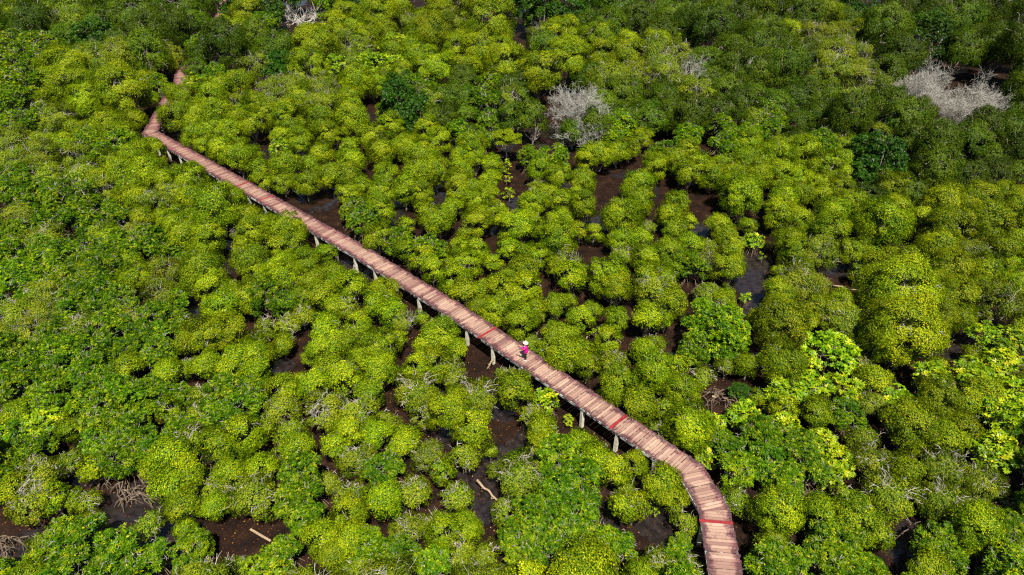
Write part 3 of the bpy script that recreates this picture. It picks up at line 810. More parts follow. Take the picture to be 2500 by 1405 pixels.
n1 = nd(t, 'ShaderNodeTexNoise'); n1.inputs['Scale'].default_value = .9; n1.inputs['Detail'].default_value = 8
n2 = nd(t, 'ShaderNodeTexNoise'); n2.inputs['Scale'].default_value = 9; n2.inputs['Detail'].default_value = 6
for q in (n1, n2):
    t.links.new(tc.outputs['Object'], q.inputs['Vector'])
c1 = ramp(t, [(.35, (.008, .0029, .001)), (.52, (.018, .0066, .0023)), (.7, (.031, .0145, .007))], n1.outputs['Fac'])
c2 = ramp(t, [(.35, (.45, .45, .45)), (.6, (1, 1, 1)), (.75, (1.7, 1.6, 1.5))], n2.outputs['Fac'])
mx = nd(t, 'ShaderNodeMix', data_type='RGBA', blend_type='MULTIPLY')
mx.inputs[0].default_value = 1
t.links.new(c1, mx.inputs[6]); t.links.new(c2, mx.inputs[7])
b = nd(t, 'ShaderNodeBsdfPrincipled')
rr = nd(t, 'ShaderNodeMapRange'); rr.inputs['To Min'].default_value, rr.inputs['To Max'].default_value = .5, .9
b.inputs['Specular IOR Level'].default_value = .18
t.links.new(n2.outputs['Fac'], rr.inputs[0]); t.links.new(rr.outputs[0], b.inputs['Roughness'])
t.links.new(mx.outputs[2], b.inputs['Base Color'])
bp = nd(t, 'ShaderNodeBump'); bp.inputs['Strength'].default_value = .6; bp.inputs['Distance'].default_value = .05
t.links.new(n2.outputs['Fac'], bp.inputs['Height']); t.links.new(bp.outputs[0], b.inputs['Normal'])
t.links.new(b.outputs[0], out.inputs[0])
me.materials.append(m)
tag(link('ground', me), 'dark brown wet mud under the mangroves', kind='structure')

m, t, out = mat('shallow_water')
b = nd(t, 'ShaderNodeBsdfPrincipled')
b.inputs['Base Color'].default_value = (.045, .038, .04, 1)
b.inputs['Roughness'].default_value = .12
b.inputs['Specular IOR Level'].default_value = .6
nz = nd(t, 'ShaderNodeTexNoise'); nz.inputs['Scale'].default_value = 2.5; nz.inputs['Detail'].default_value = 4
tc = nd(t, 'ShaderNodeTexCoord'); t.links.new(tc.outputs['Object'], nz.inputs['Vector'])
bp = nd(t, 'ShaderNodeBump'); bp.inputs['Strength'].default_value = .12; bp.inputs['Distance'].default_value = .05
t.links.new(nz.outputs['Fac'], bp.inputs['Height']); t.links.new(bp.outputs[0], b.inputs['Normal'])
cw = ramp(t, [(.35, (.010, .007, .006)), (.65, (.026, .020, .020))], nz.outputs['Fac']); t.links.new(cw, b.inputs['Base Color'])
t.links.new(b.outputs[0], out.inputs[0])
wm = MB()
wm.add([(-2500, -1500, -.015), (2500, -1500, -.015), (2500, 3000, -.015), (-2500, 3000, -.015)], [(0, 1, 2, 3)])
tag(link('water', wm.mesh('water', m)), 'thin grey water lying in the hollows of the mud', kind='structure')

# fallen leaves on the mud
g = np.random.default_rng(5)
n = 16000
lx, ly = [], []
px_, py_ = g.uniform(-20, 2520, n), g.uniform(150, 1430, n)
for q in range(n):
    X, Y = at(px_[q], py_[q], 0)
    lx.append(X); ly.append(Y)
lx, ly = np.array(lx), np.array(ly)
P = np.stack([lx, ly, np.maximum(gz(lx, ly), -.015) + .012], 1)
th = g.uniform(0, 6.28, n)
A = np.stack([np.cos(th), np.sin(th), 0 * th], 1)
N = unit(np.stack([g.normal(size=n) * .15, g.normal(size=n) * .15, np.ones(n)], 1))
ml = leaf_mat('fallen_leaf', [(0, (.07, .025, .008)), (.6, (.16, .055, .015)), (.85, (.34, .13, .025)), (1, (.5, .3, .08))], trans=.05, val=0)
me = leaf_mesh('leaf_litter', P, A, N, g.uniform(.06, .13, n), .055, g.random(n) ** 1.3, ml)
tag(link('leaf_litter', me), 'scattered fallen orange and brown leaves on the mud', kind='stuff')

# ------------------------------------------------------------------ the boardwalk
m, t, out = mat('worn_painted_planks')
ti = nd(t, 'ShaderNodeAttribute', attribute_name='tint')
ac = nd(t, 'ShaderNodeAttribute', attribute_name='across')
rd = nd(t, 'ShaderNodeAttribute', attribute_name='redness')
tc = nd(t, 'ShaderNodeTexCoord')
n1 = nd(t, 'ShaderNodeTexNoise'); n1.inputs['Scale'].default_value = 2.2; n1.inputs['Detail'].default_value = 7; n1.inputs['Roughness'].default_value = .65
n2 = nd(t, 'ShaderNodeTexNoise'); n2.inputs['Scale'].default_value = .35; n2.inputs['Detail'].default_value = 4
n3 = nd(t, 'ShaderNodeTexNoise'); n3.inputs['Scale'].default_value = 12; n3.inputs['Detail'].default_value = 5
for q in (n1, n2, n3):
    t.links.new(tc.outputs['Object'], q.inputs['Vector'])


def math_node(op, a_, b_=None, clamp=False):
    k = nd(t, 'ShaderNodeMath', operation=op)
    k.use_clamp = clamp
    for i, v in enumerate((a_, b_)):
        if v is None:
            continue
        if isinstance(v, (int, float)):
            k.inputs[i].default_value = v
        else:
            t.links.new(v, k.inputs[i])
    return k.outputs[0]


def mixc(f, a_, b_):
    k = nd(t, 'ShaderNodeMix', data_type='RGBA')
    t.links.new(f, k.inputs[0])
    for i, v in ((6, a_), (7, b_)):
        if isinstance(v, tuple):
            k.inputs[i].default_value = (*v, 1)
        else:
            t.links.new(v, k.inputs[i])
    return k.outputs[2]


wood = ramp(t, [(0, (.10, .042, .038)), (.3, (.19, .095, .076)), (.65, (.32, .195, .142)), (1, (.44, .30, .215))], ti.outputs['Fac'])
pink = ramp(t, [(0, (.12, .028, .030)), (.5, (.195, .066, .068)), (1, (.32, .14, .14))], ti.outputs['Fac'])
edge = math_node('ABSOLUTE', ac.outputs['Fac'])
e1 = math_node('SUBTRACT', math_node('ADD', math_node('MULTIPLY', edge, 1.5), math_node('MULTIPLY', n1.outputs['Fac'], 2.0)), 1.66, )
e1 = math_node('ADD', e1, math_node('MULTIPLY', math_node('SUBTRACT', rd.outputs['Fac'], .5), 1.0))
e1 = math_node('MULTIPLY', math_node('ADD', e1, math_node('MULTIPLY', math_node('SUBTRACT', n2.outputs['Fac'], .5), 1.6)), 1.5, True)
c = mixc(e1, wood, pink)
g1 = math_node('SUBTRACT', math_node('ADD', math_node('MULTIPLY', math_node('POWER', edge, 2.0), 1.05), math_node('MULTIPLY', n1.outputs['Fac'], 2.9)), 1.72)
g1 = math_node('MULTIPLY', math_node('ADD', g1, math_node('MULTIPLY', math_node('SUBTRACT', n3.outputs['Fac'], .5), 1.2)), 1.8, True)
c = mixc(math_node('MULTIPLY', g1, .85), c, (.045, .019, .021))
b = nd(t, 'ShaderNodeBsdfPrincipled')
b.inputs['Roughness'].default_value = .75
t.links.new(c, b.inputs['Base Color'])
bp = nd(t, 'ShaderNodeBump'); bp.inputs['Strength'].default_value = .3; bp.inputs['Distance'].default_value = .01
t.links.new(n3.outputs['Fac'], bp.inputs['Height']); t.links.new(bp.outputs[0], b.inputs['Normal'])
t.links.new(b.outputs[0], out.inputs[0])
M['plank'] = m
M['red'] = noise_mat('fresh_red_paint', [(.3, (.18, .014, .016)), (.6, (.28, .026, .030))], 5, rough=.55)
M['dark_beam'] = noise_mat('weathered_dark_beam', [(.35, (.08, .08, .075)), (.5, (.30, .31, .29)), (.68, (.55, .56, .52))], 2.2, detail=7, rough=.8)
M['concrete'] = noise_mat('pale_concrete_post', [(.3, (.42, .38, .28)), (.5, (.64, .60, .48)), (.75, (.74, .70, .58))], 4, rough=.85)
M['muddy'] = noise_mat('mud_stained_concrete', [(.35, (.16, .10, .055)), (.65, (.42, .32, .21))], 5, rough=.8)

walk = tag(bpy.data.objects.new('boardwalk', None), 'long raised plank boardwalk with worn red paint winding through the mangroves', 'boardwalk')
COL.objects.link(walk)
walk.location = (*LINE[9], 0)
walk.empty_display_size = .5
OFF = Vector((-LINE[9][0], -LINE[9][1], 0))
g = np.random.default_rng(21)
pts = [Vector((x, y)) for x, y in LINE]
segs = []
for i in range(len(pts) - 1):
    d = (pts[i + 1] - pts[i]); ln = d.length; d.normalize()
    segs.append((pts[i], d, Vector((-d.y, d.x)), ln))
mit = []       # at each joint: tangent of half the turn
for i in range(len(pts)):
    if 0 < i < len(pts) - 1:
        d0, d1 = segs[i - 1][1], segs[i][1]
        ang = math.atan2(d0.x * d1.y - d0.y * d1.x, d0.dot(d1))
        mit.append(math.tan(ang / 2))
    else:
        mit.append(0)
PV, PF, PT, PR, PA = [], [], [], [], []
RED_AT = [(1190, 815), (1509, 1030), (1752, 1279), (662, 478), (600, 448)]
RED_XY = [Vector(at(a_, b_, DECK_Z)) for a_, b_ in RED_AT]
red_done = {}
fade = 0.0


def plank(sA, sB, seg, i, mb=None):
    p0, d, nrm, ln = seg
    zz = DECK_Z + g.uniform(-.006, .006)
    eL, eR = HW + g.uniform(-.05, .08), HW + g.uniform(-.05, .07)
    cols = [-eR, -eR * .5, 0, eL * .5, eL]
    top = []
    for s in (sA, sB):
        row = []
        for o in cols:
            lo, hi = -mit[i] * o * -1 if False else mit[i] * -o * -1, 0
            lo = mit[i] * o
            hi = ln - mit[i + 1] * o
            row.append((min(max(s, lo), hi), o))
        top.append(row)
    if all(abs(top[1][k][0] - top[0][k][0]) < .02 for k in range(5)):
        return None
    vs, ac_ = [], []
    for dz in (0, -.045):
        for row in top:
            for s, o in row:
                q = p0 + d * s + nrm * o
                vs.append((q.x + OFF.x, q.y + OFF.y, zz + dz))
                ac_.append(o / HW)
    fs = [(k, k + 1, k + 6, k + 5)[::-1] for k in range(4)]
    fs += [(k + 10, k + 11, k + 16, k + 15) for k in range(4)]
    fs += [(k, k + 10, k + 11, k + 1)[::-1] for k in range(4)]
    fs += [(k + 5, k + 6, k + 16, k + 15)[::-1] for k in range(4)]
    fs += [(0, 5, 15, 10)[::-1], (4, 14, 19, 9)[::-1]]
    fs = [f[::-1] for f in fs]
    return vs, fs, ac_


for i, sg in enumerate(segs):
    p0, d, nrm, ln = sg
    ext = abs(mit[i]) * HW
    ext2 = abs(mit[i + 1]) * HW
    s = -ext
    while s < ln + ext2:
        wd = g.uniform(.152, .178)
        gap = g.uniform(.012, .022) if g.random() < .38 else g.uniform(.028, .052)
        mid = p0 + d * (s + wd / 2)
        pl = plank(s, s + wd, sg, i)
        s += wd + gap
        if pl is None:
            continue
        hit = [k for k, r_ in enumerate(RED_XY) if k not in red_done and (mid - r_).length < HW * .9 and abs((mid - r_).dot(d)) < .13]
        if hit:
            mb = MB(); mb.add(pl[0], pl[1])
            red_done[hit[0]] = mb
            continue
        o = len(PV)
        PV += pl[0]
        PF += [tuple(q + o for q in f) for f in pl[1]]
        tt = float(np.clip(g.normal(.62, .15), 0, 1))
        far = min(max((mid.y - 38) / 45, 0), 1)
        tt -= .22 * far
        far2 = .45 + .35 * far + (.3 if g.random() < .06 else 0) + g.normal() * .08
        PT += [tt] * 20; PR += [far2] * 20; PA += pl[2]
me = bpy.data.meshes.new('deck')
me.from_pydata(PV, [], PF)
for nm, vals in (('tint', PT), ('redness', PR), ('across', PA)):
    at_ = me.attributes.new(nm, 'FLOAT', 'POINT')
    at_.data.foreach_set('value', np.array(vals, np.float32))
me.materials.append(M['plank'])
me.update()
link('deck', me, walk)
for mb in red_done.values():
    o = link('red_plank', mb.mesh('red_plank', M['red']), walk)
    o['label'] = 'freshly painted bright red plank'

for i, (p0, d, nrm, ln) in enumerate(segs):
    for o in (-.79, 0, .79):
        bm = MB()
        q0 = p0 + d * (mit[i] * o)
        q1 = p0 + d * (ln - mit[i + 1] * o)
        c0 = (q0 + q1) / 2 + nrm * o
        bm.box((c0.x + OFF.x, c0.y + OFF.y, DECK_Z - .045 - .003 - .085), (q1 - q0).length - .01, .11 if o else .14, .17, math.atan2(d.y, d.x))
        link('beam', bm.mesh('beam', M['dark_beam']), walk)
# cross heads and pairs of posts, about every 2.85 m
s_total = 0.0
nxt = 1.2
post_me = MB()
post_me.box((0, 0, -.62), .215, .215, 1.62, 0, .97)
post_mesh = post_me.mesh('post', M['concrete'])
foot_me = MB()
foot_me.box((0, 0, -1.36), .235, .235, .36, 0, .96)
foot_mesh = foot_me.mesh('post_foot', M['muddy'])
for i, (p0, d, nrm, ln) in enumerate(segs):
    while nxt < s_total + ln:
        s = nxt - s_total
        q = p0 + d * s
        if q.y < 120 and not (.0 < s < .5 and mit[i] > .2):
            hb = MB()
            hb.box((q.x + OFF.x, q.y + OFF.y, DECK_Z - .30), .16, 1.66, .15, math.atan2(d.y, d.x))
            link('cross_head', hb.mesh('cross_head', M['concrete']), walk)
            for o in (-.72, .72):
                e = q + nrm * o
                po = link('post', post_mesh, walk, (e.x + OFF.x, e.y + OFF.y, DECK_Z - .378 - .193))
                po.rotation_euler = (g.normal() * .012, g.normal() * .012, math.atan2(d.y, d.x) + g.normal() * .1)
                link('mud_stain', foot_mesh, po)
        nxt += 2.85
    s_total += ln

# ------------------------------------------------------------------ the person in pink
fx, fy = at(1283, 880, DECK_Z)
person = bpy.data.objects.new('person', None)
COL.objects.link(person)
person.location = (fx, fy, DECK_Z + .005)
person.rotation_euler = (0, 0, math.pi + .12)        # local +x is where she faces
tag(person, 'person in magenta jacket, black trousers and pale straw hat on the boardwalk', 'person')


def plain(name, col, rough=.7):
    m_, t_, o_ = mat(name)
    b_ = nd(t_, 'ShaderNodeBsdfPrincipled')
    b_.inputs['Base Color'].default_value = (*col, 1)
    b_.inputs['Roughness'].default_value = rough
    t_.links.new(b_.outputs[0], o_.inputs[0])
    return m_


def skin_obj(name, chains, m_, parent, root=0, sub=2):
    """chains of (x, y, z, radius); joints at the same place are shared"""
    vs, es, rs, idx = [], [], [], {}
    for ch in chains:
        prev = None
        for (x, y, z, r_) in ch:
            k = (round(x, 4), round(y, 4), round(z, 4))
            if k not in idx:
                idx[k] = len(vs); vs.append(k); rs.append(r_)
            if prev is not None and prev != idx[k]:
                es.append((prev, idx[k]))
            prev = idx[k]
    me_ = bpy.data.meshes.new(name)
    me_.from_pydata(vs, es, [])
    me_.materials.append(m_)
    o = link(name, me_, parent)
    md = o.modifiers.new('skin', 'SKIN')
    md.use_smooth_shade = True
    for i_, r_ in enumerate(rs):
        sv = me_.skin_vertices[0].data[i_]
        sv.radius = (r_, r_)
        sv.use_root = (i_ == root)
    sm = o.modifiers.new('smooth', 'SUBSURF')
    sm.levels = sm.render_levels = sub
    return o


hands = {1: ((.35, .17, 1.39), (.42, .15, 1.45)), -1: ((.20, -.16, 1.47), (.24, -.11, 1.55))}
elb = {1: (.17, .25, 1.17), -1: (.14, -.27, 1.24)}
body = [[(0, 0, .90, .10), (0, 0, 1.06, .095), (0, 0, 1.24, .115), (0, 0, 1.36, .055), (.015, 0, 1.42, .05), (.02, 0, 1.49, .088), (.015, 0, 1.56, .078)]]
for s in (1, -1):
    body.append([(0, 0, .90, .10), (.0, .09 * s, .84, .085), (.03, .095 * s, .47, .055), (-.02, .09 * s, .10, .036), (.10, .10 * s, .045, .03)])
    w_, h_ = hands[s]
    body.append([(0, 0, 1.24, .115), (0, .165 * s, 1.29, .05), (*elb[s], .038), (*w_, .026), (*h_, .03)])
    hv = (Vector(h_) - Vector(w_)).normalized()
    side = hv.cross(Vector((0, s, .2))).normalized()
    for k in range(4):
        off = side * (.027 - .018 * k)
        f0 = Vector(h_) + off + hv * .02
        f1 = f0 + hv * (.035 + .004 * (k in (1, 2))) + Vector((0, -s * .008, 0))
        f2 = f1 + hv * .022 + Vector((.0, -s * .02, -.004))
        body.append([(*h_, .03), (*f0, .010), (*f1, .009), (*f2, .008)])
    t0 = Vector(h_) - hv * .015 + side * .035
    t1 = t0 + hv * .03 + side * .02
    body.append([(*h_, .03), (*t0, .011), (*t1, .009)])
# face: nose, ears and eyes are far below one pixel here but belong to a head
body.append([(.02, 0, 1.49, .088), (.105, 0, 1.49, .018), (.118, 0, 1.48, .012)])
for s in (1, -1):
    body.append([(.02, 0, 1.49, .088), (.01, .088 * s, 1.49, .018)])
skin_obj('body', body, plain('skin', (.52, .30, .20)), person)
jk = [[(0, 0, .66, .20), (0, 0, .82, .195), (0, 0, .95, .18), (0, 0, 1.10, .165), (0, 0, 1.25, .15), (0, 0, 1.345, .075)]]
for s in (1, -1):
    w_, h_ = hands[s]
    jk.append([(0, 0, 1.25, .15), (0, .17 * s, 1.285, .075), (*elb[s], .072), (*w_, .056)])
skin_obj('jacket', jk, plain('magenta_cloth', (.62, .004, .23)), person)
tr_ = []
for s in (1, -1):
    tr_.append([(0, 0, .86, .12), (0, .085 * s, .78, .098), (.03, .095 * s, .47, .073), (-.02, .09 * s, .13, .055)])
skin_obj('trousers', tr_, plain('black_cloth', (.006, .006, .008)), person)
for s in (1, -1):
    skin_obj('shoe', [[(-.06, .09 * s, .045, .045), (.04, .095 * s, .045, .048), (.14, .105 * s, .035, .034)]], plain('white_shoe', (.75, .72, .68)), person)
skin_obj('hair', [[(-.01, 0, 1.56, .092), (-.05, 0, 1.48, .085), (-.085, 0, 1.36, .07), (-.13, 0, 1.20, .05), (-.15, 0, 1.08, .025)]], plain('red_brown_hair', (.06, .016, .010)), person)
skin_obj('scarf', [[(.06, .0, 1.37, .05), (.02, .07, 1.385, .045), (-.04, .05, 1.385, .04)], [(.06, .0, 1.37, .05), (.02, -.07, 1.385, .045)], [(.06, 0, 1.37, .05), (.13, .06, 1.28, .03)]], plain('white_scarf', (.72, .70, .68)), person)
hb = MB()
prof = [(.001, .135), (.05, .13), (.085, .105), (.10, .05), (.11, .012), (.15, .0), (.20, -.022), (.215, -.032), (.20, -.034), (.10, -.01)]
K = 28
for r_, z_ in prof:
    for k in range(K):
        th_ = 6.2832 * k / K
        hb.v.append((r_ * math.cos(th_), r_ * math.sin(th_), z_ + .012 * math.sin(2 * th_) * (r_ / .2)))
for a_ in range(len(prof) - 1):
    for k in range(K):
        hb.f.append((a_ * K + k, (a_ + 1) * K + k, (a_ + 1) * K + (k + 1) % K, a_ * K + (k + 1) % K))
hat = link('hat', hb.mesh('hat', noise_mat('pale_straw', [(.3, (.62, .53, .36)), (.7, (.78, .72, .56))], 30, rough=.85), True), person, (.01, 0, 1.585))
hat.rotation_euler = (0, -.12, 0)
hat.scale = (.9, .9, .95)
rb_ = MB()
for z_ in (.014, .042):
    for k in range(K):
        th_ = 6.2832 * k / K
        rb_.v.append((.1115 * math.cos(th_) if z_ < .02 else .1045 * math.cos(th_), (.1115 if z_ < .02 else .1045) * math.sin(th_), z_))
for k in range(K):
    rb_.f.append((k, (k + 1) % K, K + (k + 1) % K, K + k))
link('hat_band', rb_.mesh('hat_band', plain('hat_band_cloth', (.45, .34, .22))), hat)
# the camera bag / phone in her hand
pm = Vector((.455, .165, 1.42))
cr, sr = math.cos(math.pi + .12), math.sin(math.pi + .12)
pw = Vector((fx + pm.x * cr - pm.y * sr, fy + pm.x * sr + pm.y * cr, DECK_Z + .005 + pm.z))
ph = tag(bpy.data.objects.new('phone', None), 'small grey phone held out by the person in pink', 'phone')
COL.objects.link(ph)
ph.location = pw
ph.rotation_euler = (0, .25, math.pi + .12)
pb = MB()
pb.box((0, 0, 0), .014, .085, .16)
bo = link('case', pb.mesh('case', plain('grey_plastic', (.10, .10, .11), .4)), ph)
pb = MB()
pb.box((.0085, 0, 0), .002, .076, .148)
link('screen', pb.mesh('screen', plain('dark_screen', (.02, .02, .025), .15)), ph)


# ------------------------------------------------------------------ dead trees
def branching(mb, tw, p, d, ln, r_, depth, g_, spread, droop=0.0, wob=.25):
    n_ = 4
    q = p.copy()
    pts_ = [q.copy()]
    for _ in range(n_):
        d = (d + Vector(g_.normal(size=3) * wob) + Vector((0, 0, -droop))).normalized()
        q = q + d * (ln / n_)
        pts_.append(q.copy())
    rr_ = [r_ * (1 - .12 * k) for k in range(n_ + 1)]
    (mb if depth >= 3 else tw).tube(pts_, rr_, 5 if depth >= 3 else 3, caps=False)
    if depth == 0:
        return
    kids = int(g_.integers(3, 6))
    for k in range(kids):
        fr = pts_[-1] if k < 2 else pts_[int(g_.integers(1, n_))]
        d2 = (d + Vector(g_.normal(size=3) * spread)).normalized()
        if d2.z < -.35:
            d2.z *= -.5
        branching(mb, tw, fr, d2, ln * g_.uniform(.55, .82), max(r_ * .58, RMIN), depth - 1, g_, spread, droop, wob)


RMIN = .0105


def dead_tree(px, py, R_, H, depth, seed, label, m_, thin=1.0, stems=1, spread=.62, squash=1.0):
    g_ = np.random.default_rng(seed)
    x, y = at(px, py, H * .6)
    o = tag(bpy.data.objects.new('dead_tree', None), label, 'dead tree', 'leafless dead trees')
    COL.objects.link(o)
    o.location = (x, y, 0)
    mb, tw = MB(), MB()
    for s in range(stems):
        a_ = 6.28 * s / stems + g_.uniform(0, 1)
        d = Vector((math.cos(a_) * .55 * squash, math.sin(a_) * .5, 1)).normalized() if stems > 1 else Vector((.1, .05, 1))
        b0 = Vector((math.cos(a_) * .2, math.sin(a_) * .2, -.2)) if stems > 1 else Vector((0, 0, -.2))
        branching(mb, tw, b0, d, H * .42, .10 * thin, depth, g_, spread)
    # bring the crown to the size wanted
    A_ = np.array(mb.v + tw.v)
    ex = np.percentile(np.hypot(A_[:, 0], A_[:, 1]), 95)
    k = R_ / ex
    kz = H / np.percentile(A_[:, 2], 99)
    for q in (mb, tw):
        q.v = [(a_ * k * squash, b_ * k, c_ * kz) for a_, b_, c_ in q.v]
    link('trunk', mb.mesh('trunk', m_), o)
    link('bare_branches', tw.mesh('bare_branches', m_), o)
    return o


dead_tree(1365, 285, 4.7, 6.8, 6, 1, 'big grey leafless tree with a hazy crown of fine twigs', M['dead_grey'], 1.0, spread=.8, squash=1.15)
dead_tree(2285, 240, 5.4, 7.4, 6, 2, 'broad bleached white dead tree with many forking branches', M['dead'], .9, stems=3, squash=1.2, spread=.8)
dead_tree(2410, 244, 3.8, 7.2, 5, 3, 'bleached dead tree overlapping the broad white one, at its far side', M['dead'], .9, stems=2, squash=1.1, spread=.8)
dead_tree(2295, 192, 3.2, 7.6, 5, 4, 'small bleached dead crown rising behind the broad white dead tree', M['dead'], .8, stems=2, spread=.8)
dead_tree(1690, 190, 2.6, 7.4, 5, 5, 'small pale grey dead treetop poking from the dense green forest', M['dead'], .7)
dead_tree(2400, 280, 2.2, 7.4, 4, 6, 'thin bleached dead shrub in front of the white dead trees', M['dead'], .7)
dead_tree(510, 1392, 1.3, 1.5, 3, 7, 'white forked dead branches in the mud gap by the bottom edge', M['dead'], .7, stems=3)
dead_tree(1540, 40, 2.6, 8.6, 3, 8, 'thin white dead sapling standing before dark green forest', M['dead'], .5)
dead_tree(200, 62, 2.2, 4.8, 3, 9, 'pale bare branch above the olive canopy at the upper left corner', M['dead'], .6)
dead_tree(515, 140, 2.0, 4.6, 3, 12, 'crooked pale dead branch beyond the hidden part of the boardwalk', M['dead'], .5)

# bleached fallen branches near the top edge
x, y = at(735, 48, .8)
o = tag(bpy.data.objects.new('fallen_branches', None), 'heap of bleached white fallen branches on dark mud at the top edge', 'fallen tree')
COL.objects.link(o); o.location = (x, y, 0)
g_ = np.random.default_rng(31)
mb, tw = MB(), MB()
for k in range(9):
    d = Vector((g_.normal(), g_.normal() * .5, abs(g_.normal()) * .14 + .03)).normalized()
    branching(mb, tw, Vector((g_.uniform(-2.4, 2.4), g_.uniform(-1.2, 1.2), .1)), d, g_.uniform(1.8, 3.4), .10, 3, g_, .5, wob=.2)
link('trunk', mb.mesh('trunk', M['dead']), o)
link('bare_branches', tw.mesh('bare_branches', M['dead']), o)


# ------------------------------------------------------------------ logs, stumps, bare roots
def log(px0, py0, px1, py1, r_, z0, z1, label, name='fallen_log', cat='log', m_='log', sub=None):
    a_, b_ = Vector((*at(px0, py0, z0), z0)), Vector((*at(px1, py1, z1), z1))
    g_ = np.random.default_rng(int(px0))
    o = tag(bpy.data.objects.new(name, None), label, cat)
    COL.objects.link(o)
    o.location = ((a_.x + b_.x) / 2, (a_.y + b_.y) / 2, 0)
    O = Vector(o.location)
    mb = MB()
    n_ = 6
    L_ = (b_ - a_).length
    pts_ = [a_.lerp(b_, k / n_) - O + Vector(g_.normal(size=3) * .018 * L_ * (0 < k < n_)) for k in range(n_ + 1)]
    mb.tube(pts_, [r_ * (1.1 - .5 * k / n_) for k in range(n_ + 1)], 7)
    link('trunk', mb.mesh('trunk', M[m_], True), o)
    sb = MB()
    for k in (2, 4, 5):
        d = Vector(g_.normal(size=3)); d.z = abs(d.z) * .6
        d.normalize()
        sb.tube([pts_[k], pts_[k] + d * r_ * 2 + Vector((0, 0, .02)), pts_[k] + d * r_ * 3.5], [r_ * .4, r_ * .3, r_ * .12], 4, caps=False)
    link('branch_stub', sb.mesh('branch_stub', M[m_]), o)
    return o


log(1164, 1172, 1219, 1229, .08, .55, .10, 'long pale fallen trunk leaning across a dark mud gap')
log(2034, 698, 2106, 712, .07, .18, .12, 'thin split branch lying across the watery gap', m_='log')
log(1276, 131, 1275, 113, .16, .0, 1.9, 'short pale broken stump standing on bare mud', 'tree_stump', 'stump')
log(1204, 878, 1189, 901, .07, .65, .05, 'short broken branch leaning beside a boardwalk post')
log(865, 672, 864, 647, .055, .0, 1.0, 'thin dead stub standing beside a boardwalk post', 'tree_stump', 'stump', 'dead_grey')
log(1443, 812, 1428, 830, .06, .7, .15, 'orange-brown broken branch end between lime crowns', m_='log')
log(1010, 1183, 1040, 1197, .06, .9, .5, 'short pale broken limb lying among twiggy crowns')
log(437, 905, 500, 912, .05, .3, .1, 'dry branch on the mud beside the shaded gap', m_='dead_grey')
log(1738, 968, 1752, 971, .08, .45, .4, 'short pale log on the bare roots', m_='log')
log(2095, 1148, 2115, 1156, .06, .6, .5, 'pale snapped branch in the yellow-leaved thicket')
log(636, 72, 648, 80, .16, .8, .5, 'orange-brown broken stump before the bleached branches', 'tree_stump', 'stump')
log(2085, 62, 2103, 59, .12, .5, .5, 'pale log at the foot of the dark trees near the top edge')

# a sawn board on the mud
a_, b_ = Vector((*at(611, 1293, .2), .22)), Vector((*at(661, 1322, .08), .10))
brd = MB()
c_ = (a_ + b_) / 2
brd.box((0, 0, 0), (b_ - a_).length, .12, .04)
o = tag(link('sawn_board', brd.mesh('sawn_board', M['log']), None, c_), 'straight sawn board lying in a dark mud gap', 'board')
o.rotation_euler = (0, math.asin((a_.z - b_.z) / (b_ - a_).length), math.atan2(b_.y - a_.y, b_.x - a_.x))


def root_tangle(px, py, R_, n_, label, seed):
    g_ = np.random.default_rng(seed)
    x, y = at(px, py, .3)
    o = tag(bpy.data.objects.new('bare_root_tangle', None), label, 'bare roots', 'tangles of bare prop roots')
    COL.objects.link(o)
    o.location = (x, y, 0)
    mb, fb = MB(), MB()
    for k in range(n_):
        a_ = g_.uniform(0, 6.28)
        c0 = Vector((g_.uniform(-.7, .7) * R_, g_.uniform(-.45, .45) * R_, g_.uniform(.45, 1.0)))
        rad = R_ * g_.uniform(.4, 1)
        e = c0 + Vector((math.cos(a_) * rad, math.sin(a_) * rad * .7, 0)); e.z = -.12
        m1 = c0.lerp(e, .35) + Vector((g_.normal() * .08, g_.normal() * .08, .22))
        m2 = c0.lerp(e, .72) + Vector((g_.normal() * .08, g_.normal() * .08, .2))
        r_ = g_.uniform(.018, .034)
        mb.tube([c0, m1, m2, e], [r_, r_ * 1.05, r_, r_ * .8], 5, caps=False)
        for q in range(int(g_.integers(1, 3))):
            f0 = m1.lerp(m2, g_.random())
            f2 = f0 + Vector((g_.normal() * .45, g_.normal() * .35, 0)); f2.z = -.12
            fb.tube([f0, f0.lerp(f2, .5) + Vector((0, 0, .14)), f2], [r_ * .8, r_ * .7, r_ * .5], 4, caps=False)
    link('arching_roots', mb.mesh('arching_roots', M['root_pale']), o)
    link('side_roots', fb.mesh('side_roots', M['root_pale']), o)


M['root_pale'] = noise_mat('dry_root_bark', [(.3, (.075, .05, .032)), (.65, (.20, .15, .105))], 5)
root_tangle(325, 1205, 1.1, 24, 'big tangle of bare brown prop roots over a mud gap', 41)
root_tangle(250, 1170, .8, 12, 'smaller bare root tangle just before the big root tangle', 42)
root_tangle(530, 1112, .9, 14, 'bare forked roots beside a small mud gap and lime crowns', 43)
root_tangle(28, 1335, 1.0, 16, 'bare roots over wet mud at the lower left corner', 44)
root_tangle(1765, 975, 1.4, 26, 'dense bare roots under the dark tree beyond the boardwalk', 45)
root_tangle(1880, 1005, 1.1, 16, 'bare brown roots below yellow-tipped leaves', 46)
root_tangle(2225, 1305, .9, 12, 'pale bent bare roots in the lower gap of the green thicket', 47)
root_tangle(435, 908, 1.0, 14, 'bare roots in the shaded gap under dark green trees', 48)
root_tangle(1430, 62, 2.0, 18, 'bare grey roots beside the dark round tree near the top', 49)
root_tangle(610, 285, 1.4, 12, 'bare roots behind the lime crowns near the far bend', 50)
root_tangle(1795, 1215, .7, 10, 'few bare roots beside the turquoise litter', 51)
root_tangle(1960, 1205, .9, 10, 'bare roots in the narrow gap above round lime crowns', 52)
root_tangle(1320, 1010, .7, 9, 'low bare roots of the seedling beside the boardwalk posts', 53)

